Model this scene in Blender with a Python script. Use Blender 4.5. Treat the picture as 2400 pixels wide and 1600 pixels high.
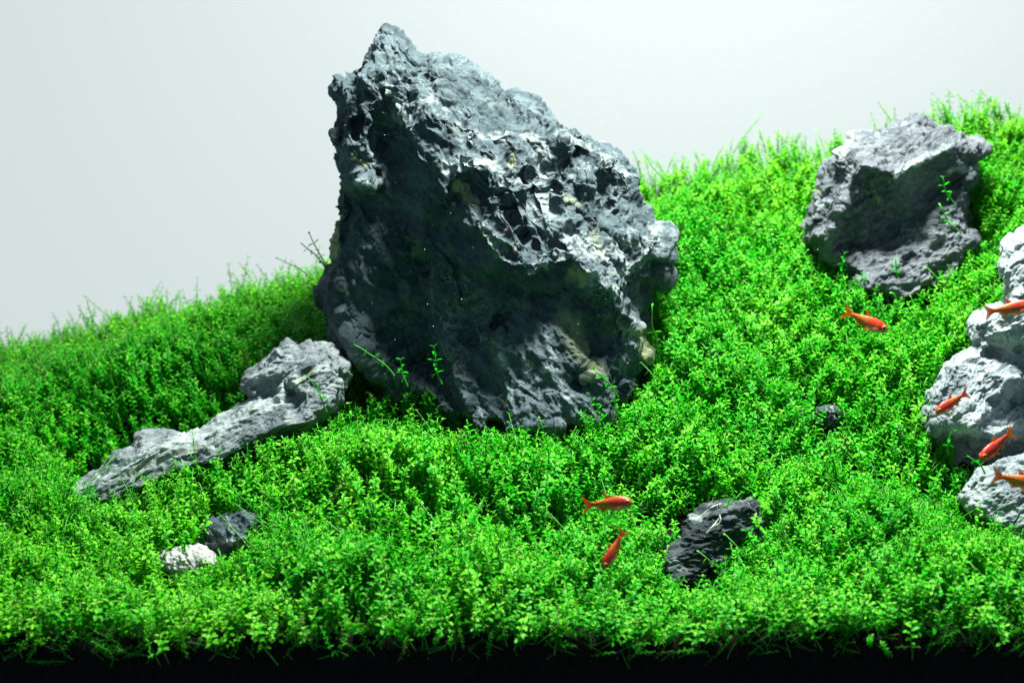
import bpy, bmesh, math, random
import numpy as np
from mathutils import Vector, Matrix, Euler
from mathutils.geometry import delaunay_2d_cdt

for o in list(bpy.data.objects):
    bpy.data.objects.remove(o)
scene = bpy.context.scene
COL = scene.collection
rng = np.random.default_rng(7)
random.seed(7)

# ------------------------------------------------------------------ camera
CAM = np.array([0.0, -0.50, 0.187])
PITCH = math.radians(6.0)
K = 0.72 / 2400.0                      # tangent per photo pixel (50 mm lens on 36 mm)
FWD = np.array([0.0, math.cos(PITCH), -math.sin(PITCH)])
UPV = np.array([0.0, math.sin(PITCH), math.cos(PITCH)])
cam_d = bpy.data.cameras.new('camera')
cam_d.lens = 50; cam_d.sensor_width = 36; cam_d.sensor_fit = 'HORIZONTAL'
cam_d.clip_start = 0.01; cam_d.clip_end = 20
cam_d.dof.use_dof = True
cam_d.dof.focus_distance = 0.605
cam_d.dof.aperture_fstop = 11.0
cam = bpy.data.objects.new('camera', cam_d)
cam.location = CAM
cam.rotation_euler = (math.pi / 2 - PITCH, 0, 0)
COL.objects.link(cam)
scene.camera = cam

# ------------------------------------------------------------------ light
world = bpy.data.worlds.new('World'); scene.world = world
world.use_nodes = True
bg = world.node_tree.nodes['Background']
bg.inputs[0].default_value = (0.45, 0.80, 1.0, 1)
bg.inputs[1].default_value = 0.26     # dim room around the tank

def area_lamp(name, loc, size, size_y, power, color, rot=(0, 0, 0)):
    l = bpy.data.lights.new(name, 'AREA')
    l.shape = 'RECTANGLE'; l.size = size; l.size_y = size_y
    l.energy = power; l.color = color
    o = bpy.data.objects.new(name, l); o.location = loc; o.rotation_euler = rot
    COL.objects.link(o)
    return o
area_lamp('tank_lamp', (0.105, 0.075, 0.60), 0.17, 0.07, 13.0, (0.95, 1.0, 0.96))

vs = scene.view_settings
vs.view_transform = 'Standard'; vs.look = 'None'; vs.exposure = 0.0; vs.gamma = 1.0
vs.use_curve_mapping = False
scene.render.engine = 'CYCLES'
cy = scene.cycles
cy.use_denoising = True
cy.max_bounces = 10; cy.diffuse_bounces = 5; cy.transmission_bounces = 8; cy.transparent_max_bounces = 12
cy.sample_clamp_indirect = 8

# ------------------------------------------------------------------ helpers
def at(px, py, Y):
    """photo pixel (2400 x 1600) + distance behind the front glass -> point in the tank"""
    px = np.asarray(px, float); py = np.asarray(py, float); Y = np.asarray(Y, float)
    dx = (px - 1200) * K; dv = (800 - py) * K
    dy = FWD[1] + UPV[1] * dv; dz = FWD[2] + UPV[2] * dv
    t = (Y - CAM[1]) / dy
    return np.stack([CAM[0] + dx * t, np.broadcast_to(Y, np.shape(t)) + 0 * t, CAM[2] + dz * t], -1)

def project(P):
    v = P - CAM
    d = v @ FWD
    return 1200 + v[..., 0] / d / K, 800 - (v @ UPV) / d / K

def tag(o, label=None, cat=None, group=None, kind=None):
    if label: o['label'] = label
    if cat: o['category'] = cat
    if group: o['group'] = group
    if kind: o['kind'] = kind
    return o

def link(name, mesh, mat=None, parent=None):
    o = bpy.data.objects.new(name, mesh)
    COL.objects.link(o)
    if mat and not mesh.materials: mesh.materials.append(mat)
    if parent: o.parent = parent
    return o

def mesh_from(name, verts, faces, smooth=True):
    m = bpy.data.meshes.new(name)
    m.from_pydata([tuple(v) for v in verts], [], [tuple(f) for f in faces])
    if smooth:
        m.polygons.foreach_set('use_smooth', [True] * len(m.polygons))
    m.update()
    return m

def fattr(mesh, name, vals):
    a = mesh.attributes.new(name, 'FLOAT', 'POINT')
    a.data.foreach_set('value', np.ascontiguousarray(vals, dtype=np.float32))

# --- vectorised noise
_perm = np.random.default_rng(3).permutation(256).astype(np.int64)
_perm = np.concatenate([_perm, _perm, _perm])
_g = np.random.default_rng(5).normal(size=(256, 3)); _g /= np.linalg.norm(_g, axis=1)[:, None]
_jit = np.random.default_rng(11).random((256, 3))
def _h(i, j, k):
    return _perm[_perm[_perm[i & 255] + (j & 255)] + (k & 255)]
def perlin(p):
    i = np.floor(p).astype(np.int64); f = p - i
    u = f * f * f * (f * (f * 6 - 15) + 10)
    r = 0
    for a in (0, 1):
        wx = u[:, 0] if a else 1 - u[:, 0]
        for b in (0, 1):
            wy = u[:, 1] if b else 1 - u[:, 1]
            for c in (0, 1):
                wz = u[:, 2] if c else 1 - u[:, 2]
                g = _g[_h(i[:, 0] + a, i[:, 1] + b, i[:, 2] + c)]
                d = g[:, 0] * (f[:, 0] - a) + g[:, 1] * (f[:, 1] - b) + g[:, 2] * (f[:, 2] - c)
                r = r + wx * wy * wz * d
    return r * 1.6
def fbm(p, n=4, gain=0.5):
    r = 0; a = 1.0
    for k in range(n):
        r = r + a * perlin(p * 2.0 ** k + 17.3 * k); a *= gain
    return r
def ridged(p, n=4, gain=0.5):
    r = 0; a = 1.0
    for k in range(n):
        r = r + a * (1 - 2 * np.abs(perlin(p * 2.0 ** k + 9.1 * k))); a *= gain
    return r
def facet(p):
    """piecewise linear noise on a tetrahedral lattice: flat chips with sharp edges"""
    i = np.floor(p).astype(np.int64); f = p - i
    o = np.argsort(-f, axis=1); fs = np.take_along_axis(f, o, 1)
    w = [1 - fs[:, 0], fs[:, 0] - fs[:, 1], fs[:, 1] - fs[:, 2], fs[:, 2]]
    cur = i.copy(); ar = np.arange(len(p)); r = 0
    for k in range(4):
        r = r + w[k] * (_jit[_h(cur[:, 0], cur[:, 1], cur[:, 2]) & 255, 1] * 2 - 1)
        if k < 3: cur[ar, o[:, k]] += 1
    return r
_rotm = np.array(Euler((0.7, 0.5, 0.9)).to_matrix())
def facets(p, n=4, gain=0.5):
    r = 0; a = 1.0; q = p
    for k in range(n):
        r = r + a * facet(q + 5.7 * k); a *= gain; q = (q @ _rotm.T) * 2.03
    return r
def worley(p):
    i = np.floor(p).astype(np.int64); f = p - i
    d1 = np.full(len(p), 9.0); d2 = np.full(len(p), 9.0); cid = np.zeros(len(p), np.int64)
    for a in (-1, 0, 1):
        for b in (-1, 0, 1):
            for c in (-1, 0, 1):
                h = _h(i[:, 0] + a, i[:, 1] + b, i[:, 2] + c)
                q = _jit[h] + np.array([a, b, c]) - f
                d = np.sqrt((q * q).sum(1))
                m = d < d1
                d2 = np.where(m, d1, np.minimum(d2, d)); cid = np.where(m, h, cid); d1 = np.where(m, d, d1)
    return d1, d2, cid
def smooth(a, b, x):
    t = np.clip((x - a) / (b - a), 0, 1); return t * t * (3 - 2 * t)

def poly_sdf(P, poly):
    """positive inside"""
    poly = np.asarray(poly, float)
    n = len(poly); best = np.full(len(P), 1e18); inside = np.zeros(len(P), bool)
    for k in range(n):
        a = poly[k]; b = poly[(k + 1) % n]; e = b - a
        w = P - a
        t = np.clip((w @ e) / max(e @ e, 1e-9), 0, 1)
        q = w - t[:, None] * e
        best = np.minimum(best, (q * q).sum(1))
        c = ((a[1] <= P[:, 1]) & (b[1] > P[:, 1])) | ((b[1] <= P[:, 1]) & (a[1] > P[:, 1]))
        if abs(e[1]) > 1e-9:
            xi = a[0] + (P[:, 1] - a[1]) / e[1] * e[0]
            inside ^= c & (P[:, 0] < xi)
    d = np.sqrt(best)
    return np.where(inside, d, -d)

def line_dist(P, line):
    line = np.asarray(line, float)
    if len(line) == 1:
        return np.sqrt(((P - line[0]) ** 2).sum(1))
    best = np.full(len(P), 1e18)
    for k in range(len(line) - 1):
        a = line[k]; e = line[k + 1] - a; w = P - a
        t = np.clip((w @ e) / max(e @ e, 1e-9), 0, 1)
        q = w - t[:, None] * e
        best = np.minimum(best, (q * q).sum(1))
    return np.sqrt(best)

def tps(ctrl_xy, val, smoothing=0.0):
    s = np.ptp(ctrl_xy, axis=0).max(); c = ctrl_xy / s; n = len(c)
    def phi(r2): return 0.5 * r2 * np.log(r2 + 1e-12)
    r2 = ((c[:, None] - c[None]) ** 2).sum(-1)
    A = np.zeros((n + 3, n + 3)); A[:n, :n] = phi(r2) + smoothing * np.eye(n)
    A[:n, n] = 1; A[:n, n + 1:] = c; A[n, :n] = 1; A[n + 1:, :n] = c.T
    w = np.linalg.solve(A, np.concatenate([val, np.zeros(3)]))
    def f(xy):
        q = xy / s
        out = np.empty(len(q))
        for i in range(0, len(q), 40000):
            qq = q[i:i + 40000]
            out[i:i + 40000] = phi(((qq[:, None] - c[None]) ** 2).sum(-1)) @ w[:n] + w[n] + qq @ w[n + 1:]
        return out
    return f

def tri_interp(ctrl, P):
    """piecewise linear over the Delaunay triangles of (x, y, value) points: flat facets, sharp edges"""
    c = np.asarray(ctrl, float)
    res = delaunay_2d_cdt([Vector((a, b)) for a, b in c[:, :2]], [], [], 0, 1e-6)
    V = np.array([(v.x, v.y) for v in res[0]]); orig = res[3]
    val = np.array([c[o[0], 2] if o else 0 for o in orig])
    d2 = ((P[:, None] - c[None, :, :2]) ** 2).sum(-1) if len(P) * len(c) < 3e7 else None
    if d2 is None:
        out = np.concatenate([c[((P[i:i + 50000, None] - c[None, :, :2]) ** 2).sum(-1).argmin(1), 2] for i in range(0, len(P), 50000)])
    else:
        out = c[d2.argmin(1), 2]
    for f in res[2]:
        A, B, Cc = V[list(f)][:3]
        lo = np.minimum(np.minimum(A, B), Cc); hi = np.maximum(np.maximum(A, B), Cc)
        m = np.where((P[:, 0] >= lo[0]) & (P[:, 0] <= hi[0]) & (P[:, 1] >= lo[1]) & (P[:, 1] <= hi[1]))[0]
        if not len(m): continue
        det = (B[1] - Cc[1]) * (A[0] - Cc[0]) + (Cc[0] - B[0]) * (A[1] - Cc[1])
        if abs(det) < 1e-9: continue
        q = P[m]
        l1 = ((B[1] - Cc[1]) * (q[:, 0] - Cc[0]) + (Cc[0] - B[0]) * (q[:, 1] - Cc[1])) / det
        l2 = ((Cc[1] - A[1]) * (q[:, 0] - Cc[0]) + (A[0] - Cc[0]) * (q[:, 1] - Cc[1])) / det
        l3 = 1 - l1 - l2
        k = (l1 >= -1e-6) & (l2 >= -1e-6) & (l3 >= -1e-6)
        out[m[k]] = (l1 * val[f[0]] + l2 * val[f[1]] + l3 * val[f[2]])[k]
    return out

# ------------------------------------------------------------------ materials
def new_mat(name):
    m = bpy.data.materials.new(name); m.use_nodes = True
    nt = m.node_tree; nt.nodes.clear()
    out = nt.nodes.new('ShaderNodeOutputMaterial')
    return m, nt, out
def N(nt, typ, **kw):
    n = nt.nodes.new(typ)
    for k, v in kw.items(): setattr(n, k, v)
    return n
def L(nt, a, b): nt.links.new(a, b)
def ramp(nt, fac, stops, interp='LINEAR'):
    r = N(nt, 'ShaderNodeValToRGB'); r.color_ramp.interpolation = interp
    el = r.color_ramp.elements
    while len(el) > len(stops): el.remove(el[-1])
    while len(el) < len(stops): el.new(0.5)
    for e, (p, c) in zip(el, stops):
        e.position = p; e.color = (*c, 1) if len(c) == 3 else c
    L(nt, fac, r.inputs[0]); return r.outputs[0]
def mixc(nt, fac, a, b):
    m = N(nt, 'ShaderNodeMix', data_type='RGBA')
    for s, v in ((m.inputs[0], fac), (m.inputs[6], a), (m.inputs[7], b)):
        if isinstance(v, bpy.types.NodeSocket): L(nt, v, s)
        elif isinstance(v, (int, float)): s.default_value = v
        else: s.default_value = (*v, 1)
    return m.outputs[2]
def math_n(nt, op, a, b=0.0, clamp=False):
    m = N(nt, 'ShaderNodeMath', operation=op); m.use_clamp = clamp
    for s, v in ((m.inputs[0], a), (m.inputs[1], b)):
        if isinstance(v, bpy.types.NodeSocket): L(nt, v, s)
        else: s.default_value = v
    return m.outputs[0]
def noise(nt, vec, scale, detail=4, rough=0.55, dist=0.0):
    n = N(nt, 'ShaderNodeTexNoise'); n.inputs['Scale'].default_value = scale
    n.inputs['Detail'].default_value = detail; n.inputs['Roughness'].default_value = rough
    n.inputs['Distortion'].default_value = dist
    if vec is not None: L(nt, vec, n.inputs['Vector'])
    return n.outputs['Fac']

def stone_material(name, dark, mid, light, vein_amt=0.5, bump=0.6):
    m, nt, out = new_mat(name)
    geo = N(nt, 'ShaderNodeNewGeometry'); pos = geo.outputs['Position']
    n1 = noise(nt, pos, 38, 6, 0.62, 0.6)
    base = ramp(nt, n1, [(0.32, dark), (0.5, mid), (0.68, light)])
    # thin white calcite threads
    n2 = noise(nt, pos, 75, 5, 0.6, 1.6)
    thread = math_n(nt, 'ABSOLUTE', math_n(nt, 'SUBTRACT', n2, 0.5))
    thread = ramp(nt, thread, [(0.0, (1, 1, 1)), (0.022, (0, 0, 0))])
    n3 = noise(nt, pos, 22, 3, 0.5)
    tm = ramp(nt, n3, [(0.45, (0, 0, 0)), (0.62, (1, 1, 1))])
    thread = math_n(nt, 'MULTIPLY', thread, tm)
    thread = math_n(nt, 'MULTIPLY', thread, vein_amt)
    base = mixc(nt, thread, base, (0.42, 0.48, 0.47))
    # larger calcite crusts and cream patches stored on the mesh
    ca = N(nt, 'ShaderNodeAttribute', attribute_name='calcite').outputs['Fac']
    n4 = noise(nt, pos, 130, 5, 0.65)
    cf = math_n(nt, 'ADD', ca, math_n(nt, 'MULTIPLY', math_n(nt, 'SUBTRACT', n4, 0.5), 2.2))
    cf = ramp(nt, cf, [(0.36, (0, 0, 0)), (0.78, (1, 1, 1))])
    cf = math_n(nt, 'MULTIPLY', cf, 0.75)
    base = mixc(nt, cf, base, (0.36, 0.42, 0.395))
    cr = N(nt, 'ShaderNodeAttribute', attribute_name='cream').outputs['Fac']
    rf = math_n(nt, 'ADD', cr, math_n(nt, 'MULTIPLY', math_n(nt, 'SUBTRACT', noise(nt, pos, 90, 4, 0.6), 0.5), 1.0))
    rf = ramp(nt, rf, [(0.35, (0, 0, 0)), (0.75, (1, 1, 1))])
    base = mixc(nt, rf, base, (0.25, 0.28, 0.16))
    # small dark mineral specks
    sp = ramp(nt, noise(nt, pos, 420, 3, 0.6), [(0.33, (1, 1, 1)), (0.42, (0, 0, 0))])
    base = mixc(nt, math_n(nt, 'MULTIPLY', sp, 0.55), base, dark)
    p = N(nt, 'ShaderNodeBsdfPrincipled')
    L(nt, base, p.inputs['Base Color'])
    p.inputs['Roughness'].default_value = 0.78
    p.inputs['Specular IOR Level'].default_value = 0.25
    b = N(nt, 'ShaderNodeBump'); b.inputs['Strength'].default_value = bump; b.inputs['Distance'].default_value = 0.0012
    hs = math_n(nt, 'ADD', noise(nt, pos, 260, 8, 0.7, 0.4), math_n(nt, 'MULTIPLY', cf, 0.15))
    L(nt, hs, b.inputs['Height']); L(nt, b.outputs[0], p.inputs['Normal'])
    L(nt, p.outputs[0], out.inputs[0])
    return m

def leaf_material(name, attr_type='INSTANCER'):
    m, nt, out = new_mat(name)
    t = N(nt, 'ShaderNodeAttribute', attribute_name='tint'); t.attribute_type = attr_type
    br = N(nt, 'ShaderNodeAttribute', attribute_name='brown'); br.attribute_type = attr_type
    geo = N(nt, 'ShaderNodeNewGeometry')
    var = noise(nt, geo.outputs['Position'], 900, 1)
    f = math_n(nt, 'ADD', t.outputs['Fac'], math_n(nt, 'MULTIPLY', math_n(nt, 'SUBTRACT', var, 0.5), 0.5), True)
    c = ramp(nt, f, [(0.0, (0.001, 0.19, 0.001)), (0.45, (0.004, 0.34, 0.001)), (1.0, (0.11, 0.46, 0.004))])
    yg = N(nt, 'ShaderNodeAttribute', attribute_name='young_highlight')
    c = mixc(nt, math_n(nt, 'MULTIPLY', yg.outputs['Fac'], math_n(nt, 'ADD', math_n(nt, 'MULTIPLY', f, 1.1), 0.45), True), c, (0.25, 0.66, 0.045))  # young leaf green, with the highlights of leaf tops painted into it
    c = mixc(nt, br.outputs['Fac'], c, (0.20, 0.13, 0.055))
    p = N(nt, 'ShaderNodeBsdfPrincipled')
    L(nt, c, p.inputs['Base Color']); p.inputs['Roughness'].default_value = 0.42
    p.inputs['Specular IOR Level'].default_value = 0.10
    tr = N(nt, 'ShaderNodeBsdfTranslucent')
    c2 = mixc(nt, 0.4, c, (0.02, 0.60, 0.002))
    L(nt, c2, tr.inputs[0])
    mx = N(nt, 'ShaderNodeMixShader'); mx.inputs[0].default_value = 0.30
    L(nt, p.outputs[0], mx.inputs[1]); L(nt, tr.outputs[0], mx.inputs[2])
    L(nt, mx.outputs[0], out.inputs[0])
    return m

M_LEAF = leaf_material('carpet_leaf')
M_LEAF_OBJ = leaf_material('sprig_leaf', 'OBJECT')
M_STEM, nt, out = new_mat('plant_stem')
p = N(nt, 'ShaderNodeBsdfPrincipled'); p.inputs['Base Color'].default_value = (0.035, 0.24, 0.008, 1)
p.inputs['Roughness'].default_value = 0.5; L(nt, p.outputs[0], out.inputs[0])

M_SOIL, nt, out = new_mat('aqua_soil')
geo = N(nt, 'ShaderNodeNewGeometry')
p = N(nt, 'ShaderNodeBsdfPrincipled')
L(nt, ramp(nt, noise(nt, geo.outputs['Position'], 300, 4), [(0.35, (0.003, 0.003, 0.0025)), (0.7, (0.012, 0.009, 0.006))]), p.inputs['Base Color'])
p.inputs['Roughness'].default_value = 0.9; p.inputs['Specular IOR Level'].default_value = 0.1
L(nt, p.outputs[0], out.inputs[0])

# backlit frosted film behind the rear glass
M_PANEL, nt, out = new_mat('frosted_back_film')
p = N(nt, 'ShaderNodeBsdfPrincipled')
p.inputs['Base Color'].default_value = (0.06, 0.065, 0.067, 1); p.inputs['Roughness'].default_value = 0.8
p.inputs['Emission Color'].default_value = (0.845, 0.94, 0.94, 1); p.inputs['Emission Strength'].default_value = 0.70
L(nt, p.outputs[0], out.inputs[0])

M_STONE = stone_material('grey_blue_stone', (0.020, 0.034, 0.040), (0.052, 0.077, 0.086), (0.098, 0.130, 0.139), 0.35)
M_STONE_PALE = stone_material('pale_grey_stone', (0.11, 0.135, 0.145), (0.25, 0.285, 0.295), (0.36, 0.395, 0.40), 0.35)
M_STONE_MID = stone_material('mid_grey_stone', (0.042, 0.050, 0.058), (0.095, 0.107, 0.118), (0.165, 0.178, 0.19), 0.4)
M_STONE_LONG = stone_material('streaked_grey_stone', (0.06, 0.075, 0.08), (0.15, 0.175, 0.18), (0.27, 0.30, 0.30), 0.3)
M_STONE_DARK = stone_material('dark_slate_stone', (0.010, 0.015, 0.019), (0.028, 0.038, 0.043), (0.085, 0.10, 0.108), 1.0)
M_STONE_WHITE = stone_material('whitish_stone', (0.24, 0.24, 0.21), (0.38, 0.385, 0.35), (0.48, 0.49, 0.46), 0.2)

# ------------------------------------------------------------------ stones
ROCKS = []
def make_rock(name, outline, Yc, ctrl, mat, step=2.5, R=45, back=150, rough=5.0, seed=0.0,
              pits=(), ridges=(), calcite=(), cream=(), amp=(16, 10, 8, 3), nscale=(130, 60, 30, 13),
              aniso=0.0, stretch=1.0, vis=None, lin=0.85, pitmask=0.0, voxel=2.2, strata=0.0, period=36.0):
    outline = np.asarray(outline, float)
    lo = outline.min(0) - 14; hi = outline.max(0) + 14
    nx = int((hi[0] - lo[0]) / step) + 2; ny = int((hi[1] - lo[1]) / step) + 2
    gx, gy = np.meshgrid(lo[0] + np.arange(nx) * step, lo[1] + np.arange(ny) * step)
    P = np.stack([gx.ravel(), gy.ravel()], 1)
    p3 = np.concatenate([P, np.full((len(P), 1), seed * 100)], 1)
    S = poly_sdf(P, outline) + rough * fbm(p3 / 34.0, 3)
    c = np.asarray(ctrl, float)
    D = lin * tri_interp(ctrl, P) + (1 - lin) * tps(c[:, :2], c[:, 2], 1e-4)(P)
    for (line, h, w) in ridges:
        D += h * np.exp(-line_dist(P, line) / w)
    wob = fbm(p3 / 20.0, 2) * 0.45
    wx = 13 * fbm(p3 / 26.0 + 3.3, 2); wy = 13 * fbm(p3 / 26.0 + 8.8, 2)
    for (x, y, rx, ry, ang, dep) in pits:
        a = math.radians(ang); dx = P[:, 0] + wx - x; dy = P[:, 1] + wy - y
        u = (dx * math.cos(a) + dy * math.sin(a)) / rx; v = (-dx * math.sin(a) + dy * math.cos(a)) / ry
        q = np.sqrt(u * u + v * v) + wob
        D -= dep * (1 - smooth(-0.1, 1.2, q)) * 0.62
    D = np.maximum(D, 6)
    r = np.sqrt(np.clip(1 - (1 - np.clip(S / R, 0, 1)) ** 2, 0, 1))
    # inside cells
    ins = (S > 0).reshape(ny, nx)
    cell = ins[:-1, :-1] | ins[1:, :-1] | ins[:-1, 1:] | ins[1:, 1:]
    # snap outside vertices onto the contour
    Sg = S.reshape(ny, nx)
    gY, gX = np.gradient(Sg, step)
    g2 = gX ** 2 + gY ** 2 + 1e-6
    outm = ~ins
    sx = np.where(outm, gx - Sg * gX / g2 * 1.0, gx); sy = np.where(outm, gy - Sg * gY / g2 * 1.0, gy)
    lim = step * 1.5
    sx = np.clip(sx, gx - lim, gx + lim); sy = np.clip(sy, gy - lim, gy + lim)
    front = (D * r).reshape(ny, nx); front[outm] = 0
    backd = -(back * (1 + 0.25 * fbm(p3 / 150.0 + 5, 2)) * r).reshape(ny, nx); backd[outm] = 0
    for _ in range(3):                       # take the razor steps out of the relief
        fp = np.pad(front, 1, mode='edge')
        sm = (fp[:-2, 1:-1] + fp[2:, 1:-1] + fp[1:-1, :-2] + fp[1:-1, 2:] + 4 * fp[1:-1, 1:-1]) / 8
        front = np.where(ins, sm, front)
    idx_f = -np.ones((ny, nx), np.int64); idx_b = -np.ones((ny, nx), np.int64)
    used = np.zeros((ny, nx), bool)
    used[:-1, :-1] |= cell; used[1:, :-1] |= cell; used[:-1, 1:] |= cell; used[1:, 1:] |= cell
    nf = used.sum(); idx_f[used] = np.arange(nf)
    bu = used & ins; nb = bu.sum(); idx_b[bu] = nf + np.arange(nb); idx_b[used & outm] = idx_f[used & outm]
    A = np.concatenate([np.stack([sx, sy, front], -1)[used], np.stack([sx, sy, backd], -1)[bu]])
    jj, ii = np.where(cell)
    def quads(ix, flip):
        q = np.stack([ix[jj, ii], ix[jj, ii + 1], ix[jj + 1, ii + 1], ix[jj + 1, ii]], 1)
        return q[:, ::-1] if flip else q
    F = np.concatenate([quads(idx_f, True), quads(idx_b, False)])
    pxm = K * (Yc - CAM[1])
    W = at(A[:, 0], A[:, 1], Yc - A[:, 2] * pxm)
    base = at(outline[:, 0].mean(), outline[:, 1].max(), Yc)
    tm = bpy.data.meshes.new(name)
    tm.vertices.add(len(W)); tm.vertices.foreach_set('co', (W - base).ravel().astype(np.float32))
    tm.loops.add(F.size); tm.loops.foreach_set('vertex_index', F.ravel().astype(np.int32))
    tm.polygons.add(len(F)); tm.polygons.foreach_set('loop_start', (np.arange(len(F)) * 4).astype(np.int32))
    tm.update(calc_edges=True); tm.validate()
    to = bpy.data.objects.new('tmp', tm); COL.objects.link(to)
    md = to.modifiers.new('r', 'REMESH'); md.mode = 'VOXEL'; md.voxel_size = voxel * pxm; md.use_smooth_shade = True
    m2 = to.modifiers.new('s', 'SMOOTH'); m2.factor = 0.5; m2.iterations = 4
    dg = bpy.context.evaluated_depsgraph_get()
    me = bpy.data.meshes.new_from_object(to.evaluated_get(dg))
    bpy.data.objects.remove(to); bpy.data.meshes.remove(tm)
    me.name = name
    nv = len(me.vertices)
    co = np.empty(nv * 3, np.float32); me.vertices.foreach_get('co', co); co = co.reshape(-1, 3).astype(float)
    ca, sa = math.cos(math.radians(aniso)), math.sin(math.radians(aniso))
    # noise coordinates in photo-pixel units, fixed from the undisplaced shape
    wp = co + base
    qx, qy = project(wp); qd = (Yc - wp[:, 1]) / pxm
    ur = qx * ca + qy * sa; vr = -qx * sa + qy * ca
    q = np.stack([ur / stretch, vr, qd + seed * 311], 1)
    wq = q + 14 * np.stack([perlin(q / 55), perlin(q / 55 + 31), perlin(q / 55 + 77)], 1)
    wf = q + 5 * np.stack([perlin(q / 30), perlin(q / 30 + 31), perlin(q / 30 + 77)], 1)
    nbuf = np.empty(nv * 3, np.float32)
    me.vertices.foreach_set('co', co.ravel().astype(np.float32)); me.update()
    me.vertex_normals.foreach_get('vector', nbuf); n0 = nbuf.reshape(-1, 3).astype(float)
    h = 0.4 * amp[0] * fbm(wq / nscale[0], 2) + amp[0] * facets(wf / (nscale[0] * 0.8), 2)
    rd = ridged(wq / (nscale[1] * 1.3), 3)
    h += amp[1] * facets(wf / nscale[1], 4, 0.55) + 0.28 * amp[1] * np.maximum(rd - 0.5, -0.6)
    w1, w2, _ = worley(wq / nscale[2])
    msk = smooth(0.0 - pitmask, 0.3 - pitmask, perlin(q / 80 + 50))
    h -= amp[2] * (1 - smooth(0.0, 0.5, w1 + 0.25 * perlin(q / 9))) * msk
    h += amp[3] * facets(wf / nscale[3], 3, 0.6) + 0.4 * amp[3] * fbm(q / 5.0, 2)
    if strata:                               # broken ledges along the bedding
        ph = vr / period + 0.9 * fbm(q / 70, 2) + 0.35 * facets(q / 26, 2) + 0.25 * qd / period
        fr = ph - np.floor(ph)
        saw = np.where(fr < 0.82, fr / 0.82, (1 - fr) / 0.18) - 0.5
        h += strata * saw * smooth(-0.35, 0.25, perlin(q / 60 + 13))
        ph = ph * 2.7 + 0.4 * facets(q / 14, 2); fr = ph - np.floor(ph)
        h += 0.35 * strata * (np.where(fr < 0.8, fr / 0.8, (1 - fr) / 0.2) - 0.5)
    co = co + n0 * (h * pxm)[:, None]
    me.vertices.foreach_set('co', co.ravel().astype(np.float32))
    me.polygons.foreach_set('use_smooth', np.ones(len(me.polygons), bool))
    me.update()
    A = np.stack([qx, qy, qd], 1)
    Vf = np.stack([sx, sy, front + amp[0] * .5], -1); Vb = np.stack([sx, sy, backd - amp[0] * .5], -1)
    Q = A[:, :2]
    cv = np.zeros(len(Q)); rv = np.zeros(len(Q))
    for (line, w, s) in calcite: cv = np.maximum(cv, s * np.exp(-(line_dist(Q, line) / w) ** 2))
    for (line, w, s) in cream: rv = np.maximum(rv, s * np.exp(-(line_dist(Q, line) / w) ** 2))
    fattr(me, 'calcite', cv); fattr(me, 'cream', rv)
    o = link(name, me, mat); o.location = base
    ROCKS.append(dict(o=o, lo=lo, step=step, nx=nx, ny=ny, S=Sg, Yf=Yc - Vf[..., 2] * pxm, Yb=Yc - Vb[..., 2] * pxm,
                      vis=np.asarray(vis if vis is not None else outline, float), Yc=Yc))
    return o

MAIN = [(924,65),(949,79),(961,97),(994,134),(1016,135),(1055,138),(1079,150),(1104,175),(1133,203),(1165,236),(1186,242),
 (1202,232),(1230,228),(1259,236),(1288,260),(1320,285),(1333,307),(1369,313),(1410,338),(1451,366),(1479,395),(1494,428),
 (1500,468),(1512,509),(1524,534),(1545,536),(1568,556),(1565,575),(1557,603),(1537,615),(1547,648),(1544,656),(1522,672),
 (1518,700),(1502,731),(1504,763),(1496,791),(1524,836),(1504,870),(1490,930),(1440,1000),(1306,1030),(1150,1020),(1076,985),
 (960,950),(870,900),(821,816),(793,783),(785,747),(772,715),(768,682),(772,634),(778,614),(773,573),(781,533),(790,522),
 (794,473),(800,407),(794,366),(789,326),(789,285),(792,236),(784,203),(798,183),(831,167),(851,126),(880,87),(904,73)]
MAIN_VIS = MAIN[:39] + [(1470,880),(1430,900),(1380,922),(1300,932),(1200,938),(1130,926),(1085,902),(1040,868),(990,850),(930,870),(870,850),(821,816)] + MAIN[47:]
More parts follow.
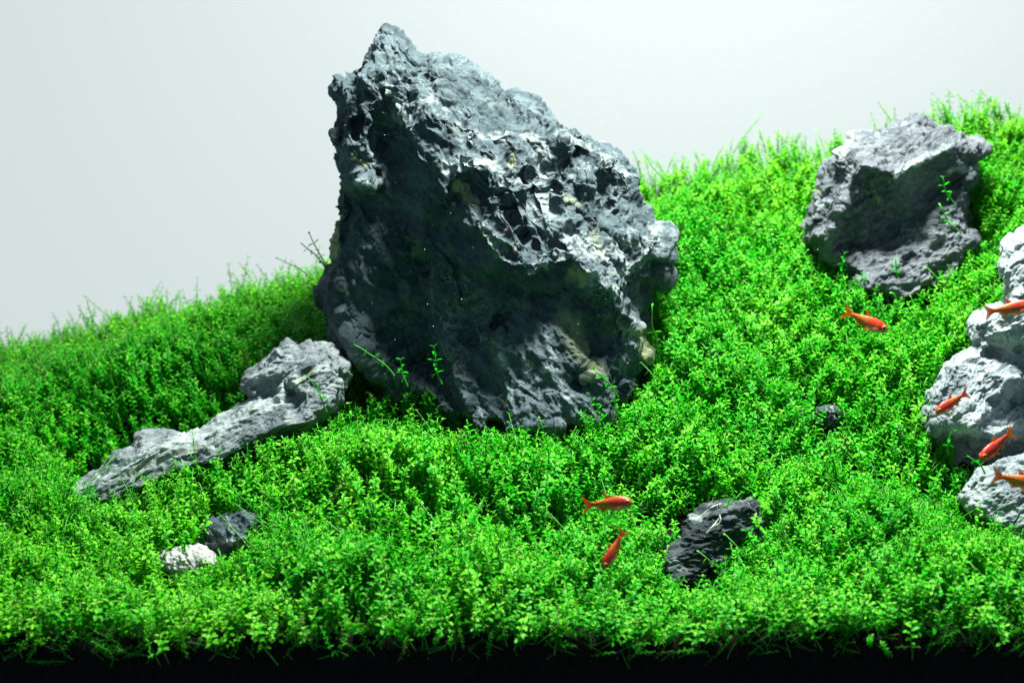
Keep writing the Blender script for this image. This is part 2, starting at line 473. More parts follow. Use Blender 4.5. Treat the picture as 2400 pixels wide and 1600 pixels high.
main_ctrl = [
 # skyline strip, set back
 (924,90,40),(880,120,60),(1000,155,40),(1080,175,40),(1160,255,40),(1240,245,45),(1310,300,50),(1400,345,60),(1470,400,60),(1490,470,70),
 # upper knob and the ridge that runs down from it
 (870,165,130),(895,215,140),(930,150,95),(985,215,105),(1060,225,95),(1130,265,100),
 (925,270,105),(965,280,170),(1010,270,165),(1090,300,165),(1170,310,150),(1250,320,130),(1330,340,125),(1420,380,110),
 # lit slope coming forward
 (950,315,195),(985,375,205),(1060,385,210),(1060,345,190),(1150,390,200),(1240,400,190),(1330,430,175),(1420,470,140),(1470,500,120),
 (1035,440,215),(1085,400,225),(1090,470,205),(1150,480,235),(1240,480,220),(1330,510,205),(1420,540,180),(1500,545,130),(1560,565,105),
 # front lip of the slope
 (1120,530,240),(1160,570,258),(1205,610,262),(1245,635,262),(1280,605,255),(1325,600,250),(1375,640,250),(1420,675,245),(1450,730,230),(1480,790,205),
 (1330,560,232),(1420,600,215),(1490,620,170),(1540,640,120),(1500,700,165),
 # left pitted cheek
 (800,215,75),(830,235,140),(860,265,165),(815,310,155),(860,325,172),(812,375,140),(850,400,152),(880,440,110),(810,470,75),(870,375,110),
 # deep dark face, leaning back as it goes down
 (905,330,85),(930,400,115),(960,460,140),(900,500,95),(980,520,150),(1050,530,165),(1080,560,180),(840,560,85),(900,600,100),(980,620,130),
 (1080,640,165),(1160,660,190),(1240,690,190),(1320,670,195),(1390,720,195),(800,570,70),(785,640,85),(780,690,85),(850,680,95),
 (930,700,95),(1010,700,120),(1100,740,160),(1170,760,175),(1260,740,200),(1340,760,208),(1420,800,185),
 # left foot
 (805,750,85),(850,780,105),(890,820,95),(900,860,95),
 # cave between the feet
 (940,800,25),(990,820,25),(970,760,35),(1000,870,30),
 # right foot, bulging forward again
 (1030,740,115),(1040,800,140),(1080,870,195),(1120,800,185),(1190,800,214),(1260,810,228),(1340,830,230),(1430,860,215),(1500,840,120),
 (1120,930,235),(1200,920,262),(1290,920,268),(1380,920,250),(1450,920,215),(1250,1000,300),(1100,985,240),(1400,985,260)]
main = make_rock('stone', MAIN, 0.168, main_ctrl, M_STONE, step=2.2, R=30, back=230, rough=5, seed=1.0, vis=MAIN_VIS,
 pits=[(836,300,30,26,20,60),(815,258,20,13,-20,35),(890,330,26,48,10,55),(860,395,40,22,20,40),(905,225,16,40,-20,45),(1075,455,34,26,10,38),
  (1222,355,12,14,0,40),(1233,412,9,22,0,45),(1258,405,8,20,0,40),(1310,440,12,20,0,35),(1345,425,16,45,-8,55),(1355,350,22,16,0,28),
  (1425,450,38,62,-8,75),(1305,490,12,16,0,30),(1370,510,18,14,0,30),(1335,545,14,20,20,30),(1385,560,16,18,10,30),(1300,590,9,9,0,18),(1190,490,12,70,-38,38),(1240,560,8,40,-30,24),
  (1470,530,34,14,0,26),(1500,640,16,14,0,22),(1180,755,30,22,-15,60),(1090,790,20,14,0,26),(1380,840,22,18,0,24),(1130,905,24,20,0,28),(1360,895,24,26,0,30),
  (1000,190,20,9,25,24),(1042,178,22,10,20,24),(1075,200,30,9,25,22),(960,205,12,10,0,18),(1105,245,24,7,25,20)],
 ridges=[([(868,160),(895,180),(930,245),(945,290)],26,10),([(945,300),(1010,268),(1100,290),(1200,315)],16,10),([(1060,385),(1090,375),(1150,400),(1160,470)],22,10),
  ([(1115,515),(1160,565),(1245,632)],22,9),([(1245,632),(1290,600),(1330,598),(1420,675)],20,9),([(1320,330),(1345,325),(1400,370),(1460,400),(1485,460)],24,9),
  ([(1290,330),(1270,420),(1285,520)],16,8),([(1380,400),(1390,480),(1370,560)],14,8),([(1330,580),(1400,640),(1440,720),(1480,790)],16,9),([(830,340),(800,350),(830,370),(875,385)],18,8),
  ([(835,425),(870,440),(895,425)],22,9),([(1210,380),(1215,450),(1230,520)],12,7),([(770,640),(800,670)],12,9),([(1000,300),(1080,350),(1130,440),(1150,500)],18,9),([(1100,310),(1180,380),(1230,470),(1290,560)],18,9),([(1190,320),(1250,390),(1300,450)],14,8),([(1230,245),(1290,300),(1340,330)],18,9),([(1010,160),(1080,210),(1160,270),(1230,300)],20,10),([(930,110),(990,180),(1050,235),(1130,270)],20,10),([(960,130),(1015,200),(1085,255)],-18,8),([(1160,300),(1230,340),(1290,400)],-14,8),([(1090,420),(1140,470),(1190,560)],-20,9),([(1240,480),(1290,560),(1350,620)],-18,8),([(1340,480),(1400,540),(1470,590)],-18,8),([(1440,620),(1490,680)],-16,8),([(840,480),(880,560),(930,640),(960,700)],26,12),([(1000,560),(1040,640),(1060,720)],24,12),([(900,440),(960,540),(1000,640)],-20,12),([(1180,680),(1220,740)],22,12)],
 calcite=[([(930,270),(990,260),(1040,262),(1090,300),(1200,310),(1300,330)],20,0.5),([(1055,395),(1090,380),(1150,385),(1190,420)],24,0.65),([(905,190),(935,250),(960,285)],12,0.6),
  ([(1130,530),(1190,590),(1245,632)],22,0.5),([(1245,632),(1330,600),(1420,670)],20,0.5),([(1450,560),(1540,560),(1500,620),(1440,640)],34,0.55),([(1270,340),(1290,480),(1340,560),(1430,600)],34,0.6),
  ([(1320,320),(1400,350),(1470,410)],14,0.6),([(1420,640),(1470,700),(1490,780)],26,0.5),([(1200,400),(1260,520)],30,0.4),([(1160,830),(1230,880),(1200,930)],26,0.5),([(830,340),(870,380)],14,0.4),([(840,425),(890,430)],14,0.5),
  ([(770,640),(800,665),(815,690)],10,0.4),([(840,790),(880,830)],20,0.35),([(1120,790),(1200,830),(1280,870)],18,0.45),([(1260,760),(1300,860),(1330,930)],16,0.45),([(1040,820),(1080,900)],14,0.45),([(1420,760),(1460,860)],18,0.45),([(1010,690),(1050,760)],14,0.35)],
 cream=[([(1080,440),(1100,465)],24,0.8),([(905,230),(930,280)],12,0.6),([(1210,350),(1200,370)],12,0.8),([(1260,430),(1265,460)],10,0.7),([(1320,460),(1370,480)],22,0.5),([(1340,640),(1370,655)],18,0.9),
  ([(778,545),(785,590)],22,0.9),([(1495,780),(1510,830)],20,0.9),([(1330,760),(1390,870)],42,0.65),([(830,370),(850,385)],12,0.8),([(960,620),(990,560)],20,0.4),([(1180,690),(1230,720)],24,0.5),([(1390,550),(1405,590)],14,0.6)],
 amp=(22, 19, 8, 4.2), nscale=(140, 60, 34, 15), aniso=55, stretch=1.8, pitmask=0.0, voxel=2.3, strata=6.0, period=60)
tag(main, 'tall craggy grey blue stone with pits and white veins, largest in the tank', 'stone', 'stones in the planted slope')

REAR = [(1995,320),(2016,311),(2055,312),(2064,318),(2100,305),(2115,303),(2133,284),(2157,280),(2178,290),(2187,305),(2211,308),(2232,306),(2256,317),
 (2285,332),(2309,353),(2306,365),(2291,380),(2294,398),(2291,422),(2273,437),(2270,485),(2267,533),(2282,563),(2279,578),(2256,600),(2250,650),(2190,690),
 (2130,705),(2010,690),(1986,650),(1968,630),(1944,617),(1925,596),(1885,565),(1890,542),(1880,530),(1899,479),(1917,446),(1929,422),(1944,389),(1968,365),(1992,344)]
REAR_VIS = REAR[:24] + [(2246,632),(2200,650),(2150,640),(2100,640),(2030,655),(1990,632),(1968,620)] + REAR[31:]
rear_ctrl = [(2010,325,50),(2100,315,45),(2160,295,30),(2230,320,40),(2290,355,40),(2000,365,85),(2060,365,100),(2140,350,95),(2220,350,85),(2275,390,60),
 (2018,388,125),(2045,388,130),(2075,400,140),(2103,408,145),(2160,378,135),(2230,345,100),(1960,420,70),(1985,410,100),(2005,402,120),(1990,450,115),(1962,506,120),(1938,555,115),(1910,540,70),(1925,480,65),
 (2030,430,90),(2100,440,85),(2180,410,80),(2225,400,65),(1990,500,75),(2000,560,50),(2080,500,52),(2150,460,52),(2220,430,48),(1970,570,55),(2004,580,25),
 (2058,566,40),(2088,532,30),(2130,515,35),(2178,464,30),(2240,425,40),(2120,560,85),(2190,500,75),(2255,470,60),(2030,610,80),(2100,600,110),(2180,580,110),(2260,570,80),(1940,590,90),(1900,560,60),
 (2050,660,140),(2150,650,140),(2230,620,110)]
rear = make_rock('stone', REAR, 0.222, rear_ctrl, M_STONE_MID, step=2.2, R=18, back=130, rough=4, seed=2.0, vis=REAR_VIS,
 pits=[(2120,612,34,16,-10,30),(2100,640,30,18,0,25),(2160,560,24,6,-25,16),(2120,556,12,6,-20,12),(2280,345,10,8,0,12),(2250,375,12,10,0,16),(2255,318,22,7,15,20),(2255,540,14,10,0,14)],
 ridges=[([(2020,385),(2075,400),(2103,410),(2160,380),(2232,345)],16,7),([(2005,402),(1962,508),(1940,556)],14,7),([(2000,405),(1950,480),(1925,545)],10,6),([(2040,430),(2060,455),(2000,490),(1965,515)],14,6)],
 calcite=[([(2103,408),(2160,378),(2232,345)],12,0.6),([(1995,320),(1985,350),(1965,372)],14,0.7),([(2230,400),(2290,395)],14,0.8),([(1900,500),(1930,470)],18,0.5),([(2040,430),(2050,450)],8,0.6)],
 cream=[([(2045,445),(2060,470)],9,0.7),([(1925,440),(1920,450)],8,0.6)],
 amp=(12, 14, 4, 4.0), nscale=(110, 54, 26, 14), aniso=-35, stretch=1.6, strata=8.0, period=44)
tag(rear, 'mid grey stone with a deep slanting overhang, in front of the right skyline', 'stone', 'stones in the planted slope')

RIGHT = [(2520,500),(2405,538),(2375,560),(2352,590),(2345,620),(2350,660),(2355,692),(2352,712),(2305,744),(2273,755),(2279,780),(2286,811),(2237,834),(2217,857),
 (2202,895),(2178,941),(2170,960),(2173,998),(2190,1050),(2230,1110),(2300,1150),(2520,1170)]
right_ctrl = [(2400,560,60),(2370,620,70),(2400,650,100),(2380,700,110),(2460,600,90),(2500,700,120),(2400,720,120),(2320,755,80),(2340,775,120),(2300,790,75),(2380,770,130),(2360,800,120),
 (2320,815,70),(2300,825,85),(2385,850,95),(2440,800,130),(2350,850,85),(2260,840,80),(2240,870,105),(2310,870,120),(2370,890,135),(2390,895,130),(2300,930,155),(2220,920,125),(2195,960,120),(2260,960,165),
 (2200,985,115),(2260,990,165),(2285,1005,165),(2330,1020,165),(2365,1000,150),(2400,900,80),(2390,950,75),(2400,985,90),(2350,930,110),(2340,975,130),(2450,900,90),(2500,960,120),
 (2215,1020,50),(2270,1040,40),(2330,1050,40),(2400,1040,50),(2240,1080,35),(2330,1100,30),(2450,1060,60),(2300,1130,30),(2400,1140,40),(2500,1130,60)]
right = make_rock('stone', RIGHT, 0.138, right_ctrl, M_STONE_PALE, step=2.3, R=16, back=170, rough=4, seed=3.0,
 vis=RIGHT[:17] + [(2200,1010),(2215,1060),(2240,1100),(2300,1120),(2520,1120)],
 pits=[(2330,825,26,18,20,40),(2250,885,14,9,-30,12),(2390,820,10,26,0,22),(2378,930,24,40,30,26),(2300,860,10,8,0,10),(2390,660,6,14,30,14)],
 ridges=[([(2190,990),(2285,1006),(2330,1022),(2365,1002)],14,7),([(2380,895),(2320,930),(2290,980)],10,6)],
 calcite=[([(2240,850),(2300,900),(2250,960)],40,0.35),([(2330,770),(2380,780)],30,0.45),([(2380,580),(2370,680)],24,0.45),([(2280,1005),(2400,1005)],18,0.6)],
 cream=[([(2385,815),(2395,790)],9,0.6)],
 amp=(14, 11, 3, 3.6), nscale=(130, 60, 26, 15), aniso=-38, stretch=1.6, strata=8.0, period=48)
tag(right, 'big pale grey stone cut off by the right edge, with a dark hollow under it', 'stone', 'stones in the planted slope')

LOWR = [(2520,1030),(2400,1057),(2340,1082),(2290,1107),(2262,1132),(2248,1165),(2262,1190),(2300,1210),(2340,1235),(2370,1265),(2420,1290),(2520,1290)]
lowr = make_rock('stone', LOWR, 0.092, [(2400,1075,50),(2340,1095,45),(2290,1120,45),(2262,1160,40),(2330,1150,90),(2400,1130,95),(2380,1190,120),(2300,1190,90),(2360,1240,130),(2460,1100,80),(2480,1200,130)],
 M_STONE_PALE, step=2.2, R=16, back=110, rough=4, seed=4.0, pits=[(2340,1165,20,10,-20,14),(2395,1200,16,10,-20,16),(2265,1140,12,8,0,10),(2375,1215,14,8,0,14)],
 calcite=[([(2300,1150),(2400,1090)],30,0.4)], amp=(9, 9, 7, 2.6), nscale=(90, 40, 22, 10), aniso=-30, stretch=1.4, strata=6.0, period=34)
tag(lowr, 'low pale stone at the right edge, under the hollow of the big one', 'stone', 'stones in the planted slope')

LEFT = [(566,888),(616,848),(643,818),(677,800),(700,818),(727,812),(761,808),(796,833),(819,848),(812,880),(800,920),(784,960),(727,1000),(620,1040),(540,1085),(440,1120),(333,1150),
 (268,1180),(218,1200),(165,1195),(130,1165),(145,1151),(172,1134),(230,1103),(268,1069),(318,1046),(320,1015),(344,1009),(406,1012),(440,1018),(497,992),(555,955),(597,932),(574,915)]
LEFT_VIS = LEFT[:10] + [(792,913),(784,920),(730,930),(690,940),(620,970),(540,1014),(478,1046),(420,1070),(333,1098),(268,1132),(225,1178),(165,1187)] + LEFT[20:]
left = make_rock('stone', LEFT, 0.142, [(677,812,40),(640,840,55),(600,880,70),(690,850,90),(660,880,95),(620,900,70),(580,900,60),(730,825,60),(720,850,105),(700,870,110),(780,840,60),(770,870,110),(740,880,120),(690,885,125),(680,915,95),(640,925,50),(620,930,45),
  (800,870,70),(690,900,135),(650,930,140),(600,955,140),(560,975,140),(500,1005,145),(420,1030,145),(340,1065,150),(280,1100,150),(220,1130,145),(160,1155,130),(330,1030,60),(380,1020,60),(325,1048,90),
  (720,930,160),(700,990,200),(640,1000,195),(560,1040,200),(470,1070,205),(360,1120,205),(270,1150,190),(190,1180,160),(780,910,110),(780,950,140)],
 M_STONE_LONG, step=2.2, R=14, back=120, rough=4, seed=5.0, vis=LEFT_VIS,
 pits=[(640,930,40,14,-35,25),(720,905,22,10,-25,22),(770,900,10,14,0,14),(430,1075,30,8,-30,14),(260,1140,24,8,-40,14),(390,1092,8,5,0,8),(360,1040,26,8,-25,14)],
 ridges=[([(680,905),(600,955),(500,1005),(340,1065),(220,1130),(150,1158)],14,8),([(560,1000),(430,1060),(300,1120)],9,7),([(760,840),(700,870),(675,895)],12,8)],
 calcite=[([(690,900),(600,955),(500,1005),(340,1068),(180,1145)],24,0.9),([(560,1010),(430,1060),(300,1115)],16,0.7),([(600,880),(660,850),(677,812)],18,0.5),([(770,855),(720,880)],14,0.6),([(700,960),(600,990)],26,0.4)],
 cream=[([(520,1015),(380,1070),(250,1130)],9,0.5),([(700,890),(750,860)],10,0.5)],
 amp=(10, 10, 2, 2.6), nscale=(110, 44, 26, 12), aniso=-32, stretch=2.6, strata=7.0, period=30)
tag(left, 'long low pale stone sloping down to the left beside the tallest stone', 'stone', 'stones in the planted slope')

SLATE = [(1506,1352),(1530,1324),(1555,1294),(1601,1263),(1612,1222),(1624,1202),(1657,1189),(1695,1184),(1734,1174),(1759,1168),(1780,1179),(1790,1207),(1792,1253),(1785,1275),
 (1746,1290),(1715,1320),(1716,1352),(1683,1385),(1606,1385),(1530,1370)]
slate = make_rock('stone', SLATE, 0.078, [(1657,1200,50),(1740,1185,40),(1780,1200,35),(1640,1240,75),(1690,1230,80),(1750,1230,60),(1780,1260,40),(1620,1270,95),(1680,1250,95),(1700,1262,75),(1740,1262,60),
  (1660,1280,92),(1720,1290,60),(1580,1300,115),(1640,1300,110),(1690,1310,80),(1560,1330,135),(1620,1340,130),(1680,1340,100),(1600,1370,155)],
 M_STONE_DARK, step=2.0, R=22, back=80, rough=4, seed=6.0, pits=[(1662,1330,16,16,0,34),(1700,1256,46,7,-8,20),(1640,1262,26,6,-15,14),(1690,1225,40,6,-5,12),(1720,1285,40,7,-15,18)],
 ridges=[([(1620,1250),(1690,1240),(1770,1250)],14,6),([(1580,1300),(1650,1275),(1720,1265)],12,6)],
 calcite=[([(1630,1215),(1660,1200)],14,0.6),([(1640,1250),(1655,1255)],7,0.7),([(1585,1310),(1560,1330)],12,0.5),([(1600,1330),(1650,1320)],12,0.35)],
 amp=(8, 12, 5, 2.6), nscale=(80, 30, 18, 9), aniso=-14, stretch=3.0, strata=8.0, period=24)
tag(slate, 'dark layered slate stone with white roots over it, low right of centre', 'stone', 'stones in the planted slope')

SMALL = [(460,1272),(474,1233),(494,1218),(536,1207),(562,1195),(597,1201),(622,1216),(600,1245),(592,1264),(590,1310),(540,1325),(480,1310)]
small = make_rock('stone', SMALL, 0.075, [(500,1225,35),(560,1205,30),(600,1215,30),(480,1260,50),(530,1245,60),(580,1240,55),(540,1268,75),(585,1265,60),(500,1285,50),(560,1285,40),(540,1310,60)],
 M_STONE, step=2.0, R=20, back=70, rough=3, seed=7.0, calcite=[([(500,1270),(560,1268),(580,1255)],12,0.6),([(530,1210),(550,1262)],6,0.6)], ridges=[([(480,1275),(540,1270),(585,1262)],12,6)],
 amp=(6, 8, 5, 2.4), nscale=(60, 28, 18, 9))
tag(small, 'small blue grey stone touching the whitish one, lower left carpet', 'stone', 'stones in the planted slope')
WHITE = [(352,1320),(363,1302),(402,1290),(440,1282),(463,1278),(494,1291),(511,1310),(505,1335),(430,1352),(360,1345)]
white = make_rock('stone', WHITE, 0.062, [(400,1298,40),(460,1288,40),(490,1300,40),(380,1320,50),(440,1310,60),(480,1320,60),(430,1340,70)],
 M_STONE_WHITE, step=2.0, R=18, back=60, rough=3, seed=8.0, amp=(5, 6, 5, 2.4), nscale=(50, 24, 14, 8), pitmask=0.2)
tag(white, 'whitish crumbly stone in the lower left carpet', 'stone', 'stones in the planted slope')
PEEK = [(1908,972),(1914,958),(1930,952),(1955,952),(1972,957),(1980,972),(1976,1000),(1904,1000)]
peek = make_rock('stone', PEEK, 0.142, [(1930,937,20),(1960,937,20),(1930,962,30),(1970,962,30)], M_STONE_DARK, step=2.0, R=18, back=50, rough=3, seed=9.0, vis=[(1935,938),(1950,938),(1950,942),(1935,942)],
 cream=[([(1915,938),(1950,936)],10,0.35)], amp=(4, 6, 4, 2), nscale=(50, 24, 14, 8))
tag(peek, 'small dark stone nearly hidden by the carpet, left of the big right stone', 'stone', 'stones in the planted slope')
CHIP = [(1108,975),(1118,962),(1135,958),(1148,968),(1145,990),(1142,1012),(1120,1015),(1106,1000)]
chip = make_rock('stone', CHIP, 0.118, [(1120,970,20),(1140,975,20),(1125,1000,30)], M_STONE, step=1.8, R=14, back=40, rough=2.5, seed=10.0,
 calcite=[([(1125,968),(1135,990)],10,0.5)], amp=(4, 5, 4, 2), nscale=(50, 20, 12, 8))
tag(chip, 'pale stone chip among leaves at the foot of the tallest stone', 'stone', 'stones in the planted slope')

# ------------------------------------------------------------------ ground under the plants
GC = [(-400,1382,.012),(0,1382,.012),(600,1382,.012),(1200,1382,.012),(1800,1382,.012),(2400,1382,.012),(2800,1382,.012),
 (-300,1180,.09),(100,1265,.05),(150,1205,.09),(-200,1040,.14),(0,1080,.13),(0,900,.205),(0,815,.27),(-300,900,.27),(250,1130,.172),(300,1085,.186),(300,950,.193),(300,835,.208),(300,775,.265),(480,1035,.182),(500,920,.192),(540,810,.208),(600,705,.265),(740,650,.27),(760,800,.20),
 (450,1084,.10),(640,996,.112),(730,950,.122),(300,1190,.080),(230,1195,.088),(450,1300,.050),(600,1240,.062),(800,940,.135),
 (1000,1200,.065),(1200,1200,.065),(1000,960,.128),(1200,985,.122),(1400,960,.125),(1000,985,.108),(1200,985,.106),(1400,972,.106),(1100,560,.29),
 (1500,1200,.065),(1550,900,.14),(1600,700,.195),(1600,520,.25),(1600,415,.29),(1800,1150,.082),(1650,1330,.04),(1850,950,.132),(1900,700,.19),(1850,520,.24),(1900,355,.29),
 (2100,1250,.058),(2100,1000,.115),(2150,800,.16),(2150,680,.20),(2330,650,.20),(2330,470,.24),(2380,285,.29),(2300,1300,.048),(2420,1270,.052),(2250,1130,.10),(2700,700,.20),(2700,280,.29),(2700,1250,.06)]
GC = np.array(GC)
gp = at(GC[:, 0], GC[:, 1], GC[:, 2])
canopy0 = tps(gp[:, :2], gp[:, 2], 2e-4)
YB = 0.302
MOUNDS = [(at(x, y, Y), h, r) for x, y, Y, h, r in ((2150,1300,.045,.007,.035),(1950,1000,.118,-.010,.028),(1850,900,.145,-.008,.025),(2170,1040,.112,-.012,.025),
 (1130,1060,.105,-.006,.03),(1250,1130,.085,.005,.028),(900,1150,.085,.005,.03),(1480,1130,.085,-.008,.028),(500,1235,.068,-.006,.018),(700,900,.16,-.012,.03),(300,1040,.18,-.012,.02),(420,1000,.18,-.012,.02),(540,930,.185,-.012,.02),(200,1090,.17,-.010,.02),(1600,1150,.085,-.008,.02),(930,930,.125,-.012,.022))]
BARE = [(at(x, y, Y), r, p) for x, y, Y, r, p in ((2000,960,.125,.022,.3),(1880,890,.145,.018,.4),(2190,1050,.105,.018,.4),(2230,780,.15,.016,.7),(900,900,.13,.025,.75),(1010,930,.125,.018,.7),(1480,1120,.088,.016,.5),(1640,1150,.085,.018,.65),(1800,1180,.08,.014,.6),(300,1050,.18,.016,.7),(430,1000,.182,.016,.7),(560,930,.185,.018,.7),(180,1110,.165,.014,.6),(520,1190,.078,.012,.6),(400,1270,.06,.010,.6),(1120,1080,.10,.014,.5),(1330,1160,.078,.014,.4),(740,840,.19,.02,.5))]  # sprigs thinned here so dark soil stands in for shaded hollows
def clump(xy):
    p = np.concatenate([xy, np.zeros((len(xy), 1))], 1)
    z = 0.026 * (np.abs(perlin(p / 0.058 + 3)) - 0.22) + 0.010 * (np.abs(perlin(p / 0.023 + 40)) - 0.22) + 0.0025 * perlin(p / 0.010)
    for c, h, r in MOUNDS:
        z += h * np.exp(-((xy - c[:2]) ** 2).sum(1) / (r * r))
    return z
def canopy(xy):
    z = canopy0(xy)
    return z - 0.002 * (1 - smooth(0.009, 0.016, xy[:, 1])) + clump(xy) * (0.4 + 0.6 * smooth(0.0, 0.03, xy[:, 1]))
DEPTH = 0.021
nx, ny = 150, 80
gx, gy = np.meshgrid(np.linspace(-0.42, 0.42, nx), np.linspace(0.0035, 0.334, ny))
gxy = np.stack([gx.ravel(), gy.ravel()], 1)
gz = canopy0(gxy) - DEPTH - 0.004 + 0.0125 * (1 - smooth(0.010, 0.03, gxy[:, 1])) - 0.12 * smooth(0.298, 0.334, gxy[:, 1])
gz += 0.0016 * fbm(np.concatenate([gxy, gxy[:, :1] * 0], 1) / 0.004, 3)
verts = np.concatenate([gxy, gz[:, None]], 1)
faces = [(j * nx + i, j * nx + i + 1, (j + 1) * nx + i + 1, (j + 1) * nx + i) for j in range(ny - 1) for i in range(nx - 1)]
nb = len(verts)
nzr = 8
wall = []
for k in range(1, nzr + 1):
    for i in range(nx):
        z0 = verts[i][2]; t = k / nzr
        wall.append((verts[i][0], 0.0035 + 0.0008 * math.sin(i * 12.9 + k * 7.7), z0 + (-0.03 - z0) * t))
verts = np.concatenate([verts, np.array(wall)])
for k in range(nzr):
    for i in range(nx - 1):
        a = (i if k == 0 else nb + (k - 1) * nx + i); b = nb + k * nx + i
        faces.append((a, b, b + 1, a + 1))
soil = link('soil', mesh_from('soil', verts, faces), M_SOIL)
tag(soil, 'dark brown planting soil showing as a black band at the bottom', 'soil', kind='structure')

# back film
bw, z0, z1 = 1.3, -0.05, 0.72
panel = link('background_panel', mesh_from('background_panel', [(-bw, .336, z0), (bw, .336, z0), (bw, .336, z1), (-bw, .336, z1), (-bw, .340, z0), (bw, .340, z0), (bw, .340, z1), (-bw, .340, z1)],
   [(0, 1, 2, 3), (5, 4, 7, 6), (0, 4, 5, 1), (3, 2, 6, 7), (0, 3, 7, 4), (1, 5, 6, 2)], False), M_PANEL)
tag(panel, 'plain frosted white film behind the whole planting', 'backdrop', kind='structure')

# ------------------------------------------------------------------ carpet plant
def leaf_verts(Lf, W, droop, cup=0.12):
    v = []
    for t, w in ((0.0, 0.06), (0.33, 0.86), (0.68, 0.92), (0.93, 0.40)):
        x = Lf * t; z = -droop * Lf * t * t
        for s in (-1, 0, 1):
            v.append((x, s * w * W * 0.5, z + (cup * W * abs(s) * w)))
    v.append((Lf, 0, -droop * Lf))
    f = []
    for r in range(3):
        for s in (0, 1):
            a = r * 3 + s
            f.append((a, a + 3, a + 4, a + 1))
    f += [(9, 12, 10), (10, 12, 11)]
    return np.array(v), f

def tube(path, r0, r1, sides=4):
    path = np.asarray(path, float); n = len(path); V = []; F = []
    for i in range(n):
        d = path[min(i + 1, n - 1)] - path[max(i - 1, 0)]; d /= np.linalg.norm(d) + 1e-12
        a = np.cross(d, (0.31, 0.9, 0.2)); a /= np.linalg.norm(a) + 1e-12; b = np.cross(d, a)
        r = r0 + (r1 - r0) * i / (n - 1)
        for s in range(sides):
            th = 2 * math.pi * s / sides
            V.append(path[i] + r * (a * math.cos(th) + b * math.sin(th)))
    for i in range(n - 1):
        for s in range(sides):
            F.append((i * sides + s, i * sides + (s + 1) % sides, (i + 1) * sides + (s + 1) % sides, (i + 1) * sides + s))
    F.append(tuple((n - 1) * sides + s for s in range(sides)))
    return V, F

def leaf_frames(path, n_nodes, R, top_up=38, low_up=8, start=0.25, L0=0.0027, per=2):
    """positions and axes of the leaf pairs along a stem"""
    path = np.asarray(path); seg = np.linalg.norm(np.diff(path, axis=0), axis=1); cum = np.concatenate([[0], np.cumsum(seg)])
    out = []; az = R.uniform(0, 6.28)
    for k in range(n_nodes):
        t = start + (1 - start) * (k + 0.5) / n_nodes if k < n_nodes - 1 else 0.995
        s = t * cum[-1]
        pos = np.array([np.interp(s, cum, path[:, c]) for c in range(3)])
        i = min(np.searchsorted(cum, s, 'right') - 1, len(seg) - 1); i = max(i, 0)
        d = (path[i + 1] - path[i]) / seg[i]
        a = np.cross(d, (0.2, 0.95, 0.1)); a /= np.linalg.norm(a); b = np.cross(d, a)
        az += math.pi / 2 + R.uniform(-.4, .4)
        u = t ** 3
        for q in range(per):
            if R.random() < 0.06: continue
            th = az + q * 2 * math.pi / per + R.uniform(-.25, .25)
            el = math.radians(low_up + (top_up - low_up) * u + R.uniform(-16, 16))
            rad = a * math.cos(th) + b * math.sin(th)
            xa = rad * math.cos(el) + d * math.sin(el)
            za = d * math.cos(el) - rad * math.sin(el)
            ya = np.cross(za, xa)
            Lf = L0 * R.uniform(0.8, 1.2) * (0.62 if k == n_nodes - 1 else 1.0)
            out.append((pos, xa, ya, za, Lf, t))
    return out

def sprig_mesh(name, R, length=0.025, nodes=9, bend=0.25, start=0.2, L0=0.0027, per=2, wide=0.50, straight=False):
    dirn = R.uniform(0, 6.28); path = []
    n = 7
    for i in range(n):
        t = i / (n - 1)
        off = bend * length * t * t + 0.05 * length * math.sin(t * 5 + dirn)
        path.append((off * math.cos(dirn), off * math.sin(dirn), length * t))
    V, F = tube(path, 0.00034, 0.0002, 3)
    V = [np.array(v) for v in V]; mats = [1] * len(F); yng_hl = [0.0] * len(V)
    for (pos, xa, ya, za, Lf, tt) in leaf_frames(path, nodes, R, start=start, L0=L0, per=per):
        lv, lf = leaf_verts(Lf, Lf * R.uniform(wide - .06, wide + .06), R.uniform(0.15, 0.6))
        o = len(V)
        yv = (0.85 * max(0, (tt - 0.62) / 0.38) ** 1.5 if R.random() < 0.45 else 0.06) * R.uniform(0.5, 1.15)  # young tip tone, also carries painted highlights on some upper leaves
        for v in lv: V.append(pos + xa * v[0] + ya * v[1] + za * v[2]); yng_hl.append(yv)
        F += [tuple(i + o for i in f) for f in lf]; mats += [0] * len(lf)
    m = mesh_from(name, V, F)
    fattr(m, 'young_highlight', yng_hl)
    m.materials.append(M_LEAF); m.materials.append(M_STEM)
    m.polygons.foreach_set('material_index', mats)
    return m

src = bpy.data.collections.new('sprig_kinds')      # source shapes for the carpet, not linked to the scene
R = random.Random(21)
NV = 16
NF = 4                                             # front-row kinds: leaves near the tip only
for i in range(NV):
    long_ = i >= 13
    m = sprig_mesh('sprig_kind_%02d' % i, R, length=0.030 if long_ else R.uniform(0.022, 0.026), nodes=8 if long_ else R.choice((14, 15, 16)),
                   bend=R.uniform(0.3, 0.7) if long_ else R.uniform(0.05, 0.3), start=0.3 if long_ else 0.15, per=2 if i % 4 else 3, L0=R.uniform(0.0020, 0.0025))
    src.objects.link(bpy.data.objects.new('sprig_kind_%02d' % i, m))

for i in range(NF):
    m = sprig_mesh('sprig_kind_%02d' % (NV + i), R, length=0.024, nodes=6, bend=R.uniform(0.05, 0.25), start=0.66, L0=R.uniform(0.0020, 0.0025))
    src.objects.link(bpy.data.objects.new('sprig_kind_%02d' % (NV + i), m))

